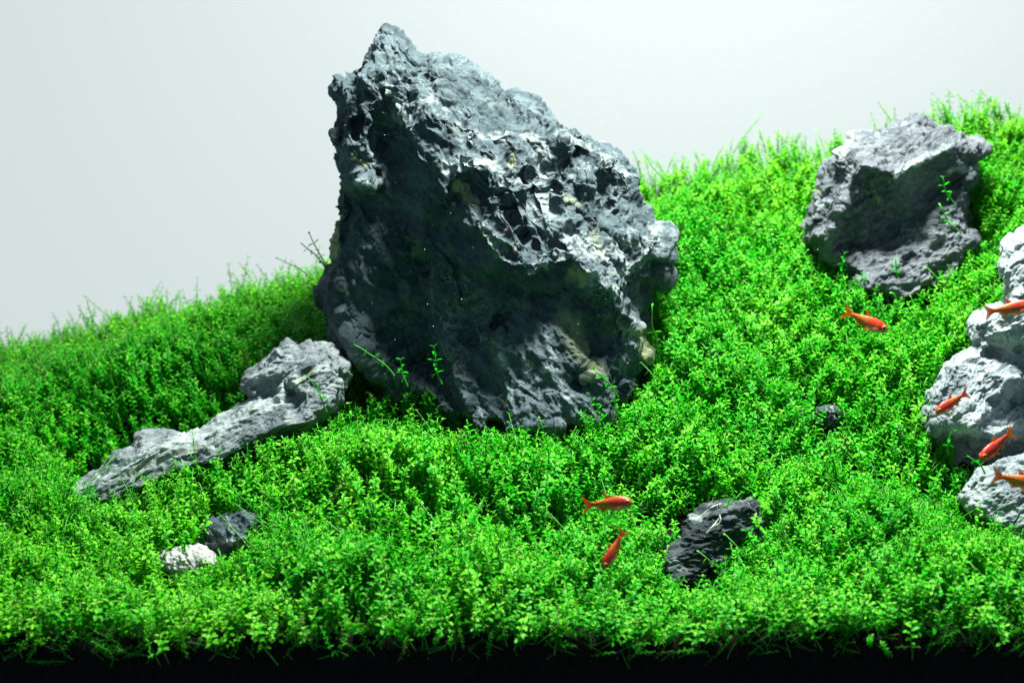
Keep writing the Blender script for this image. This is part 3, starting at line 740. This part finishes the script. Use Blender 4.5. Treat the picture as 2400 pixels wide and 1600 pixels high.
# scatter
def scatter(n, x0, x1, y0, y1):
    # jittered grid
    a = (x1 - x0) * (y1 - y0) / n; s = math.sqrt(a)
    X, Y_ = np.meshgrid(np.arange(x0, x1, s), np.arange(y0, y1, s))
    q = np.stack([X.ravel(), Y_.ravel()], 1)
    return q + rng.uniform(-.55, .55, q.shape) * s
xy = scatter(40000, -0.36, 0.36, 0.009, YB)
keep = np.abs(xy[:, 0]) < 0.42 * (xy[:, 1] + 0.56) * 0.98
xy = xy[keep]
p3 = np.concatenate([xy, np.zeros((len(xy), 1))], 1)
# thin places
thin = fbm(p3 / 0.02 + 9, 2)
xy = xy[(thin > -0.55) | (rng.random(len(xy)) < 0.35)]
kp = np.ones(len(xy), bool)
for c, r, pr in BARE:
    d2 = ((xy - c[:2]) ** 2).sum(1) / (r * r)
    kp &= rng.random(len(xy)) > pr * np.exp(-d2)
xy = xy[kp]
zc = canopy(xy)
scl = rng.normal(1.0, 0.13, len(xy)).clip(0.7, 1.4)
tall = rng.random(len(xy)) < 0.02
vid = rng.integers(0, 13, len(xy)); vid[tall] = rng.integers(13, NV, tall.sum())
vid = np.where(xy[:, 1] < 0.020, rng.integers(NV, NV + NF, len(xy)), vid)
tip_h = zc + rng.normal(0, 0.0016, len(xy)) + np.where(tall, 0.004, 0)
back_edge = smooth(0.26, 0.30, xy[:, 1])
tip_h += back_edge * np.where(rng.random(len(xy)) < 0.4, rng.uniform(0, 0.008, len(xy)), 0)
base_z = tip_h - 0.024 * scl
# lean
eps = 0.004
sx = (canopy0(xy + [eps, 0]) - canopy0(xy - [eps, 0])) / (2 * eps)
sy = (canopy0(xy + [0, eps]) - canopy0(xy - [0, eps])) / (2 * eps)
nrm = np.stack([-sx * 0.35 + rng.normal(0, 0.26, len(xy)), -sy * 0.35 + rng.normal(0, 0.26, len(xy)), np.ones(len(xy))], 1)
edge = 1 - smooth(0.009, 0.016, xy[:, 1])
nrm[:, 1] = np.where(edge > 0.1, -0.26 + 0.5 * nrm[:, 1], nrm[:, 1])
nrm /= np.linalg.norm(nrm, axis=1, keepdims=True)
base = np.concatenate([xy, base_z[:, None]], 1)
# strands lying against the front glass
nf = 800
fx = rng.uniform(-0.24, 0.24, nf); fy = rng.uniform(0.0015, 0.0075, nf)
fb = np.stack([fx, fy, canopy0(np.stack([fx, fy], 1)) - DEPTH + rng.uniform(-0.001, 0.009, nf)], 1)
fn = np.stack([rng.normal(0, 0.75, nf), rng.normal(0, 0.25, nf), rng.uniform(0.4, 1, nf)], 1); fn /= np.linalg.norm(fn, axis=1, keepdims=True)
base = np.concatenate([base, fb]); nrm = np.concatenate([nrm, fn]); scl = np.concatenate([scl, rng.uniform(.35, .6, nf)])
vid = np.concatenate([vid, np.where(rng.random(nf) < .5, rng.integers(13, NV, nf), rng.integers(0, 13, nf))])
front_strand = np.concatenate([np.zeros(len(xy), bool), np.ones(nf, bool)])

ok = np.ones(len(base), bool)
def rock_lookup(rk, px, py):
    i = np.round((px - rk['lo'][0]) / rk['step']).astype(int); j = np.round((py - rk['lo'][1]) / rk['step']).astype(int)
    v = (i >= 0) & (j >= 0) & (i < rk['nx']) & (j < rk['ny'])
    i = np.clip(i, 0, rk['nx'] - 1); j = np.clip(j, 0, rk['ny'] - 1)
    return np.where(v, rk['S'][j, i], -99.), rk['Yf'][j, i], rk['Yb'][j, i]
for rk in ROCKS:
    for f in (0.45, 0.75, 1.0):
        q = base + nrm * (0.024 * scl * f)[:, None]
        px, py = project(q)
        S, Yf, Yb = rock_lookup(rk, px, py)
        ok &= ~((S > 0) & (q[:, 1] > Yf - 0.0012) & (q[:, 1] < Yb + 0.001))
        if f > 0.5:                       # trimmed away where a stone stands clear
            sv = poly_sdf(np.stack([px, py], 1), rk['vis'])
            inf = (sv > 9 + rng.uniform(0, 26, len(sv))) & (q[:, 1] < Yf + 0.002)
            ok &= ~(inf & (rng.random(len(sv)) < 0.985))
px, py = project(base)
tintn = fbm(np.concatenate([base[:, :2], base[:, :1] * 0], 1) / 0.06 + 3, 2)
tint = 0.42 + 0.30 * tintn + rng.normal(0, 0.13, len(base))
tint += 0.45 * smooth(0.22, 0.295, base[:, 1]) + 0.28 * smooth(-0.02, -0.14, base[:, 0]) * (1 - smooth(0.08, 0.14, base[:, 1]))  # back skyline: haze and backlight put into leaf colour; left front simply yellower
brown = np.where(rng.random(len(base)) < 0.006, 0.5, 0.0)
brown = np.where(front_strand & (rng.random(len(base)) < 0.08), 0.6, brown)
base, nrm, scl, vid, tint, brown = (a[ok] for a in (base, nrm, scl, vid, tint.clip(0, 1), brown))
tilt = np.arccos(nrm[:, 2].clip(-1, 1)); phi = np.arctan2(nrm[:, 0], -nrm[:, 1])
rot = np.stack([tilt, np.zeros(len(tilt)), phi], 1)

pm = bpy.data.meshes.new('carpet_plant')
pm.vertices.add(len(base)); pm.vertices.foreach_set('co', base.ravel().astype(np.float32))
fattr(pm, 'scl', scl); fattr(pm, 'tint', tint); fattr(pm, 'brown', brown)
a = pm.attributes.new('vid', 'INT', 'POINT'); a.data.foreach_set('value', vid.astype(np.int32))
a = pm.attributes.new('rot', 'FLOAT_VECTOR', 'POINT'); a.data.foreach_set('vector', rot.ravel().astype(np.float32))
pm.update()
carpet = link('carpet_plant', pm, M_LEAF)
tag(carpet, 'dense bright green carpet of tiny leaved stems covering the whole slope', 'carpet plant', kind='stuff')
ng = bpy.data.node_groups.new('carpet_scatter', 'GeometryNodeTree')
ng.interface.new_socket('Geometry', in_out='INPUT', socket_type='NodeSocketGeometry')
ng.interface.new_socket('Geometry', in_out='OUTPUT', socket_type='NodeSocketGeometry')
gi = ng.nodes.new('NodeGroupInput'); go = ng.nodes.new('NodeGroupOutput')
iop = ng.nodes.new('GeometryNodeInstanceOnPoints')
ci = ng.nodes.new('GeometryNodeCollectionInfo'); ci.inputs['Collection'].default_value = src
ci.inputs['Separate Children'].default_value = True; ci.inputs['Reset Children'].default_value = True
def named(n, t):
    x = ng.nodes.new('GeometryNodeInputNamedAttribute'); x.data_type = t; x.inputs['Name'].default_value = n
    return [s for s in x.outputs if s.enabled][0]
e2r = ng.nodes.new('FunctionNodeEulerToRotation')
ng.links.new(gi.outputs[0], iop.inputs['Points']); ng.links.new(ci.outputs[0], iop.inputs['Instance'])
iop.inputs['Pick Instance'].default_value = True
ng.links.new(named('vid', 'INT'), iop.inputs['Instance Index'])
ng.links.new(named('rot', 'FLOAT_VECTOR'), e2r.inputs[0]); ng.links.new(e2r.outputs[0], iop.inputs['Rotation'])
ng.links.new(named('scl', 'FLOAT'), iop.inputs['Scale'])
ng.links.new(iop.outputs[0], go.inputs[0])
mod = carpet.modifiers.new('scatter', 'NODES'); mod.node_group = ng

# ------------------------------------------------------------------ single sprigs that stand out
lv, lf = leaf_verts(1.0, 0.5, 0.28)
LEAF_MESH = mesh_from('leaf', lv, lf); LEAF_MESH.materials.append(M_LEAF_OBJ)
def single_sprig(label, base_px, tip_px, Y0, Y1, nodes, curve=0.08, tint=0.4, L0=0.0029, seed=0, start=0.25, bow=0.0):
    R = random.Random(seed)
    b = at(base_px[0], base_px[1], Y0); t = at(tip_px[0], tip_px[1], Y1)
    d = t - b; ln = np.linalg.norm(d)
    side = np.cross(d / ln, (0, 1, 0)); path = []
    for i in range(9):
        u = i / 8
        path.append(d * u + side * ln * (curve * math.sin(u * math.pi) + 0.012 * math.sin(u * 9 + seed)))
    e = bpy.data.objects.new('plant_sprig', None); e.location = b; e.empty_display_size = 0.005
    COL.objects.link(e); tag(e, label, 'plant', 'sprigs standing clear of the carpet')
    V, F = tube(path, 0.00040, 0.00024, 5)
    link('stem', mesh_from('stem', V, F), M_STEM, e)
    for (pos, xa, ya, za, Lf, tt) in leaf_frames(np.array(path), nodes, R, start=start, L0=L0):
        o = link('leaf', LEAF_MESH, None, e)
        m3 = Matrix((xa, ya, za)).transposed().to_4x4()
        o.matrix_basis = Matrix.Translation(Vector(pos)) @ m3 @ Matrix.Diagonal((Lf, Lf * R.uniform(.9, 1.1), Lf, 1))
        o['tint'] = tint; o['brown'] = 0.0
    return e
SPR = [
 ('tall sprig against white, touching the left side of the tallest stone', (782,645), (727,548), .215, .205, 5, .05, .2),
 ('tall sprig against white, lower neighbour left of the stone edge', (768,632), (706,570), .200, .195, 5, -.04, .2),
 ('sprig rising over the left skyline, leaning left', (728,650), (650,606), .255, .25, 5, -.05, .5),
 ('bare stemmed sprig leaning out over the dark foot of the tallest stone', (925,880), (828,808), .118, .112, 4, -.06, .25),
 ('sprig beside the dark cave at the foot of the tallest stone', (955,905), (938,842), .112, .108, 4, .05, .25),
 ('sprig right of the dark cave, in front of the tallest stone', (1035,900), (1018,812), .112, .108, 5, .06, .25),
 ('sprig in front of the head of the long left stone', (765,965), (722,882), .095, .09, 4, -.05, .35),
 ('thin sprig behind the long left stone, against the dark bank', (622,840), (643,790), .175, .17, 3, .08, .4),
 ('long stem at the lower right foot of the tallest stone', (1450,930), (1393,868), .108, .103, 4, -.05, .45),
 ('straight stem up the right side of the tallest stone', (1542,826), (1527,718), .13, .128, 2, .03, .6),
 ('trailing sprig over the lower slab of the rear right stone', (2240,480), (2210,415), .185, .182, 4, .1, .5),
 ('trailing sprig lower on the slab of the rear right stone', (2252,545), (2205,482), .18, .177, 4, .1, .55),
 ('upright sprig at the left foot of the rear right stone', (1974,650), (1980,592), .178, .176, 4, .05, .35),
 ('sprig in front of the notch under the rear right stone', (2105,650), (2100,604), .182, .18, 4, .05, .4),
 ('sprig in the hollow under the fish on the big right stone', (2222,1065), (2233,1008), .085, .083, 3, .08, .15),
 ('round leaved sprig deepest in the dark hollow at right', (2310,1110), (2266,1068), .07, .072, 3, -.1, .12),
 ('sprig poking above the skyline right of the tallest stone', (1560,425), (1513,366), .285, .28, 4, .04, .6),
 ('stiff stem above the middle of the right skyline', (1788,385), (1775,332), .27, .27, 3, .04, .4),
 ('tall thin sprig on the skyline left of the rear stone summit', (2086,312), (2098,257), .285, .285, 4, -.03, .55),
 ('tall thin sprig on the skyline right of the rear stone summit', (2232,310), (2217,253), .285, .285, 4, .03, .4),
 ('tall tip on the skyline near the upper right corner', (2372,300), (2364,243), .285, .283, 5, .03, .4),
 ('yellowish sprig hanging over the top of the dark slate stone', (1740,1150), (1690,1188), .045, .042, 4, .1, .75),
 ('long stem leaning across the right end of the dark slate stone', (1815,1190), (1755,1140), .05, .047, 4, -.05, .7),
 ('sprig in front of the lower right of the dark slate stone', (1775,1285), (1748,1243), .042, .04, 4, .06, .4),
 ('sprig between the small blue grey stone and the whitish stone', (432,1292), (441,1255), .045, .043, 4, .05, .55),
 ('sprig standing on the low left end of the long stone', (206,1175), (212,1143), .10, .098, 3, .05, .4),
 ('wild sprig above the far left skyline', (225,760), (205,706), .26, .258, 4, .06, .6),
]
for i, s in enumerate(SPR):
    single_sprig(s[0], s[1], s[2], s[3], s[4], s[5], s[6], s[7], seed=100 + i)

# white roots over the slate stone
M_ROOT, nt, out = new_mat('white_root')
p = N(nt, 'ShaderNodeBsdfPrincipled'); p.inputs['Base Color'].default_value = (0.62, 0.66, 0.55, 1); p.inputs['Roughness'].default_value = 0.5
L(nt, p.outputs[0], out.inputs[0])
def root(label, pts, Y, r=0.00032):
    P = np.array([at(x, y, Y - dy) for x, y, dy in pts]); b = P[0].copy()
    # smooth
    t = np.linspace(0, len(P) - 1, len(P) * 6); Q = np.stack([np.interp(t, np.arange(len(P)), P[:, c]) for c in range(3)], 1)
    for _ in range(4): Q[1:-1] = (Q[:-2] + 2 * Q[1:-1] + Q[2:]) / 4
    V, F = tube(Q - b, r, r * .6, 5)
    o = link('plant_root', mesh_from('plant_root', V, F), M_ROOT); o.location = b
    tag(o, label, 'root', 'white roots over the slate stone')
root('thick white root forking down the face of the dark slate stone', [(1688,1198,0),(1688,1210,0),(1680,1222,0),(1672,1230,.001),(1664,1240,.001),(1655,1249,.001)], .053)
root('white root looping right of the thick one on the dark slate stone', [(1686,1206,0),(1690,1216,.001),(1686,1226,.001),(1675,1231,.001),(1664,1237,.001)], .0525, .00025)
root('curly white root at the upper left of the dark slate stone', [(1690,1180,0),(1676,1184,0),(1664,1190,.001),(1652,1200,.001),(1640,1212,.001),(1630,1222,.001)], .056, .00025)
root('small white root curl standing above the dark slate stone', [(1672,1166,0),(1670,1174,0),(1664,1180,0),(1658,1184,0)], .055, .00022)

# ------------------------------------------------------------------ fish
def fish_mats():
    m, nt, out = new_mat('fish_skin')
    tc = N(nt, 'ShaderNodeTexCoord'); sep = N(nt, 'ShaderNodeSeparateXYZ'); L(nt, tc.outputs['Object'], sep.inputs[0])
    # x: 0 nose .. -1 tail, z up, in metres
    xs = math_n(nt, 'MULTIPLY', sep.outputs[0], -50.0)          # 0 nose .. 0.8
    body = ramp(nt, xs, [(0.0, (0.50, 0.085, 0.012)), (0.15, (0.46, 0.022, 0.005)), (0.40, (0.47, 0.030, 0.004)), (0.50, (0.46, 0.11, 0.006)), (0.72, (0.50, 0.12, 0.006)), (0.8, (0.52, 0.05, 0.004))])
    zs = math_n(nt, 'MULTIPLY', sep.outputs[2], 50.0)
    bel = ramp(nt, math_n(nt, 'ADD', zs, 0.5), [(0.40, (1, 1, 1)), (0.46, (0, 0, 0))])
    bx = ramp(nt, xs, [(0.03, (0, 0, 0)), (0.1, (1, 1, 1)), (0.4, (1, 1, 1)), (0.5, (0, 0, 0))])
    body = mixc(nt, math_n(nt, 'MULTIPLY', math_n(nt, 'MULTIPLY', bel, bx), 0.85), body, (0.46, 0.40, 0.30))
    rd = N(nt, 'ShaderNodeAttribute', attribute_name='red'); rd.attribute_type = 'OBJECT'
    body = mixc(nt, math_n(nt, 'MULTIPLY', rd.outputs['Fac'], 0.8), body, (0.48, 0.012, 0.010))
    sc = noise(nt, tc.outputs['Object'], 900, 3)
    body = mixc(nt, ramp(nt, sc, [(0.55, (0, 0, 0)), (0.75, (0.6, 0.6, 0.6))]), body, (0.80, 0.26, 0.03))
    lat = math_n(nt, 'ABSOLUTE', math_n(nt, 'SUBTRACT', zs, 0.018))
    lt = ramp(nt, lat, [(0.0, (1, 1, 1)), (0.014, (0, 0, 0))]); lx = ramp(nt, xs, [(0.42, (0, 0, 0)), (0.52, (0.5, 0.5, 0.5))])
    body = mixc(nt, math_n(nt, 'MULTIPLY', lt, lx), body, (0.16, 0.025, 0.004))
    p = N(nt, 'ShaderNodeBsdfPrincipled'); L(nt, body, p.inputs['Base Color'])
    p.inputs['Roughness'].default_value = 0.42; p.inputs['Subsurface Weight'].default_value = 0.35
    p.inputs['Subsurface Radius'].default_value = (1, .3, .1); p.inputs['Subsurface Scale'].default_value = 0.0016
    L(nt, p.outputs[0], out.inputs[0])
    f, nt, out = new_mat('fish_fin')
    clr = N(nt, 'ShaderNodeAttribute', attribute_name='clear').outputs['Fac']
    p = N(nt, 'ShaderNodeBsdfPrincipled'); p.inputs['Base Color'].default_value = (0.72, 0.13, 0.008, 1); p.inputs['Roughness'].default_value = 0.4
    tl = N(nt, 'ShaderNodeBsdfTranslucent'); tl.inputs[0].default_value = (0.85, 0.22, 0.01, 1)
    m1 = N(nt, 'ShaderNodeMixShader'); m1.inputs[0].default_value = 0.5; L(nt, p.outputs[0], m1.inputs[1]); L(nt, tl.outputs[0], m1.inputs[2])
    tp = N(nt, 'ShaderNodeBsdfTransparent')
    m2 = N(nt, 'ShaderNodeMixShader'); L(nt, clr, m2.inputs[0]); L(nt, m1.outputs[0], m2.inputs[1]); L(nt, tp.outputs[0], m2.inputs[2])
    L(nt, m2.outputs[0], out.inputs[0])
    e, nt, out = new_mat('fish_eye_ring')
    p = N(nt, 'ShaderNodeBsdfPrincipled'); p.inputs['Base Color'].default_value = (0.50, 0.16, 0.03, 1); p.inputs['Roughness'].default_value = 0.2; L(nt, p.outputs[0], out.inputs[0])
    k, nt, out = new_mat('fish_pupil')
    p = N(nt, 'ShaderNodeBsdfPrincipled'); p.inputs['Base Color'].default_value = (0.006, 0.006, 0.006, 1); p.inputs['Roughness'].default_value = 0.08; L(nt, p.outputs[0], out.inputs[0])
    return m, f, e, k
M_SKIN, M_FIN, M_EYE, M_PUPIL = fish_mats()
FL = 0.020                                           # body unit: nose to tail tip about 20 mm
PROF = [(0.0, .014, .012, -.014), (0.015, .044, .032, -.014), (0.05, .080, .052, -.010), (0.11, .112, .066, -.006), (0.20, .138, .072, -.008), (0.30, .148, .070, -.012), (0.40, .136, .062, -.008),
        (0.50, .106, .046, .002), (0.60, .074, .032, .012), (0.70, .052, .020, .016), (0.77, .044, .013, .016), (0.81, .047, .007, .015)]
def fish_meshes():
    V = []; F = []; S = 16
    for (x, h, w, zc) in PROF:
        for s in range(S):
            th = 2 * math.pi * s / S
            V.append((-x * FL, w * FL * math.cos(th) * (1 - .15 * max(0, -math.sin(th))), (zc + h * math.sin(th)) * FL))
    n = len(PROF)
    for i in range(n - 1):
        for s in range(S):
            F.append((i * S + s, i * S + (s + 1) % S, (i + 1) * S + (s + 1) % S, (i + 1) * S + s))
    F.append(tuple(range(S))[::-1]); F.append(tuple((n - 1) * S + s for s in range(S)))
    body = mesh_from('body', V, F)
    def fin(name, pts, cl, thick=0.004):
        # pts: 2-D outline (x back, z up); thin solid membrane
        n = len(pts); V = [(-x * FL, y * thick * FL, z * FL) for y in (-1, 1) for x, z in pts]
        F = [tuple(range(n)), tuple(range(2 * n - 1, n - 1, -1))] + [(i, n + i, n + (i + 1) % n, (i + 1) % n) for i in range(n)]
        bm = bmesh.new(); vs = [bm.verts.new(v) for v in V]
        for f in F: bm.faces.new([vs[i] for i in f])
        bmesh.ops.recalc_face_normals(bm, faces=bm.faces[:])
        bmesh.ops.triangulate(bm, faces=bm.faces[:])
        m = bpy.data.meshes.new(name); bm.to_mesh(m); bm.free()
        fattr(m, 'clear', [cl[i % n] for i in range(2 * n)])
        return m
    tail = fin('tail_fin', [(.79, .055), (.85, .085), (.93, .155), (1.0, .215), (1.0, .19), (.955, .10), (.92, .015), (.955, -.07), (1.0, -.165), (.99, -.185), (.93, -.125), (.85, -.055), (.79, -.028)],
               [.0, .1, .25, .8, .9, .4, .25, .4, .9, .8, .25, .1, .0])
    dors = fin('dorsal_fin', [(.40, .112), (.46, .165), (.53, .235), (.555, .235), (.535, .15), (.515, .088)], [0, .15, .6, .85, .4, .1])
    anal = fin('anal_fin', [(.50, -.085), (.55, -.125), (.60, -.165), (.625, -.16), (.635, -.10), (.70, -.055), (.73, -.035), (.60, -.06)], [0, .2, .6, .8, .4, .3, .1, 0])
    pelv = fin('pelvic_fin', [(.34, -.13), (.40, -.185), (.44, -.19), (.43, -.13)], [.2, .6, .8, .3])
    pect = fin('pectoral_fin', [(.19, -.05), (.27, -.10), (.31, -.09), (.29, -.055), (.22, -.035)], [.3, .7, .85, .7, .4])
    adip = fin('adipose_fin', [(.66, .060), (.70, .088), (.715, .085), (.70, .058)], [.1, .4, .5, .2])
    def ball(name, r, flat, m):
        bm = bmesh.new(); bmesh.ops.create_uvsphere(bm, u_segments=12, v_segments=8, radius=r * FL)
        for v in bm.verts: v.co.y *= flat
        me = bpy.data.meshes.new(name); bm.to_mesh(me); bm.free()
        me.polygons.foreach_set('use_smooth', [True] * len(me.polygons)); me.materials.append(m); return me
    return body, tail, dors, anal, pelv, pect, adip, ball('eye', .052, .55, M_EYE), ball('pupil', .034, .6, M_PUPIL)
FM = fish_meshes()
FM[0].materials.append(M_SKIN)
for m in FM[1:7]: m.materials.append(M_FIN)
def fish(label, nose_px, Y, length_px, right, pitch, yaw=0, red=0.0):
    """nose at a photo pixel; pitch in degrees, nose down positive; yaw turns the nose to the glass"""
    e = bpy.data.objects.new('fish', None); e.empty_display_size = 0.005; COL.objects.link(e)
    e.location = at(nose_px[0], nose_px[1], Y)
    s = length_px * K * (Y - CAM[1]) / FL / max(math.cos(math.radians(yaw)), .3)
    base = 0 if right else math.pi
    e.rotation_euler = (Matrix.Rotation(base - math.radians(yaw) * (1 if right else -1), 4, 'Z') @ Matrix.Rotation(math.radians(pitch), 4, 'Y')).to_euler()
    e.scale = (s, s, s)
    tag(e, label, 'fish', 'red orange fish swimming over the carpet')
    link('body', FM[0], None, e)['red'] = red
    for k, nm in ((1, 'tail_fin'), (2, 'dorsal_fin'), (3, 'anal_fin'), (6, 'adipose_fin')): link(nm, FM[k], None, e)
    for sg in (-1, 1):
        pv = link('pelvic_fin', FM[4], None, e); pv.location = (0, sg * .02 * FL, 0.01 * FL); pv.rotation_euler = (sg * .25, 0, 0)
        pc = link('pectoral_fin', FM[5], None, e); pc.location = (0, sg * .055 * FL, 0); pc.rotation_euler = (sg * .35, 0, 0)
        ey = link('eye', FM[7], None, e); ey.location = (-.085 * FL, sg * .050 * FL, .018 * FL); ey.rotation_euler = (0, 0, -sg * .2)
        pu = link('pupil', FM[8], None, ey); pu.location = (0, sg * .016 * FL, 0)
    return e
fish('orange fish swimming level and facing right, above another over the carpet', (1482,1175), .035, 120, True, -8, 12, 0.15)
fish('red orange fish diving steeply down to the left over the carpet', (1414,1330), .020, 96, False, 56, 25, 0.4)
fish('orange fish heading down right over the carpet below the rear stone', (2080,773), .125, 112, True, 22, 10)
fish('orange fish cut off at the right edge, upper of the two leaving', (2424,712), .075, 116, True, -12, 8)
fish('red orange fish facing left in front of the big right stone', (2193,966), .075, 96, False, 27, 15, 0.35)
fish('deep red fish facing left over the dark hollow at right', (2297,1075), .050, 108, False, 30, 25, 1.0)
fish('orange fish cut off at the right edge, above the low pale stone', (2455,1138), .045, 132, True, 9, 8)

# ------------------------------------------------------------------ snails
M_SNAIL, nt, out = new_mat('snail_shell')
p = N(nt, 'ShaderNodeBsdfPrincipled'); p.inputs['Base Color'].default_value = (0.075, 0.032, 0.016, 1); p.inputs['Roughness'].default_value = 0.35; L(nt, p.outputs[0], out.inputs[0])
def spiral():
    V = []; F = []; S = 8; n = 30
    for i in range(n):
        t = i / (n - 1); th = t * 2 * math.pi * 2.2
        rr = 0.20 + 0.80 * t; tr = 0.10 + 0.36 * t
        c = np.array([rr * .62 * math.cos(th), rr * .62 * math.sin(th), 0.55 * (1 - t)])
        rad = np.array([math.cos(th), math.sin(th), 0]); up = np.array([0, 0, 1.0])
        for s in range(S):
            a = 2 * math.pi * s / S
            V.append(c + tr * (rad * math.cos(a) + up * math.sin(a)))
    for i in range(n - 1):
        for s in range(S):
            F.append((i * S + s, i * S + (s + 1) % S, (i + 1) * S + (s + 1) % S, (i + 1) * S + s))
    F.append(tuple(range(S))[::-1]); F.append(tuple((n - 1) * S + s for s in range(S)))
    m = mesh_from('snail', V, F); m.materials.append(M_SNAIL); return m
SN = spiral()
def snail(label, px, py, rk, size=5):
    S, Yf, Yb = rock_lookup(rk, np.array([px]), np.array([py]))
    Y = float(Yf[0]) - 0.0006
    o = link('snail', SN); o.location = at(px, py, Y); s = size * K * (Y - CAM[1]); o.scale = (s * 1.1, s * .8, s * .8)
    o.rotation_euler = (math.radians(70), random.uniform(0, 3), random.uniform(-.6, .6))
    tag(o, label, 'snail', 'tiny brown snails on the stones')
for a in [('tiny brown snail on the upper right edge of the tallest stone, between its two humps', 1173, 244, 0), ('tiny brown snail high on the lit shoulder of the tallest stone', 1292, 308, 0),
          ('tiny brown snail near the summit ridge of the tallest stone', 984, 236, 0), ('tiny brown snail beside the narrow holes in the tallest stone', 1226, 437, 0),
          ('tiny brown snail on the front slanting lip of the tallest stone', 1184, 540, 0), ('tiny brown snail in a hollow right of centre on the tallest stone', 1386, 524, 0),
          ('tiny brown snail low on the right shoulder of the tallest stone', 1441, 569, 0), ('tiny brown snail on the front lip, below the other one there', 1208, 588, 0),
          ('tiny brown snail on the left edge of the tallest stone', 796, 500, 0),
          ('tiny brown snail near the summit of the rear right stone', 2179, 330, 1), ('tiny brown snail on the left top of the rear right stone', 2069, 354, 1),
          ('tiny brown snail on the lower slab of the rear right stone', 2121, 544, 1), ('tiny brown snail under the upper fish on the big right stone', 2345, 752, 2)]:
    snail(a[0], a[1], a[2], ROCKS[a[3]])

# floating specks in the water
M_SPECK, nt, out = new_mat('white_speck')
p = N(nt, 'ShaderNodeBsdfPrincipled'); p.inputs['Base Color'].default_value = (0.85, 0.9, 0.9, 1); L(nt, p.outputs[0], out.inputs[0])
V = []; F = []
for k in range(90):
    px_, py_ = (rng.uniform(780, 1500), rng.uniform(180, 860)) if k < 60 else (rng.uniform(1500, 2380), rng.uniform(340, 900))
    c = at(px_, py_, rng.uniform(0.07, 0.115)); r = rng.uniform(0.00006, 0.00016); o = len(V)
    st = rng.uniform(1, 2.2)
    for d in ((1, 0, 0), (-1, 0, 0), (0, 1, 0), (0, -1, 0), (0, 0, st), (0, 0, -st)): V.append(c + r * np.array(d) + np.array([0.4 * r * d[2], 0, 0]))
    F += [tuple(o + i for i in f) for f in ((0, 2, 4), (2, 1, 4), (1, 3, 4), (3, 0, 4), (2, 0, 5), (1, 2, 5), (3, 1, 5), (0, 3, 5))]
sp = link('floating_dust', mesh_from('floating_dust', V, F), M_SPECK)
tag(sp, 'fine white specks drifting in the water before the stones', 'specks', kind='stuff')
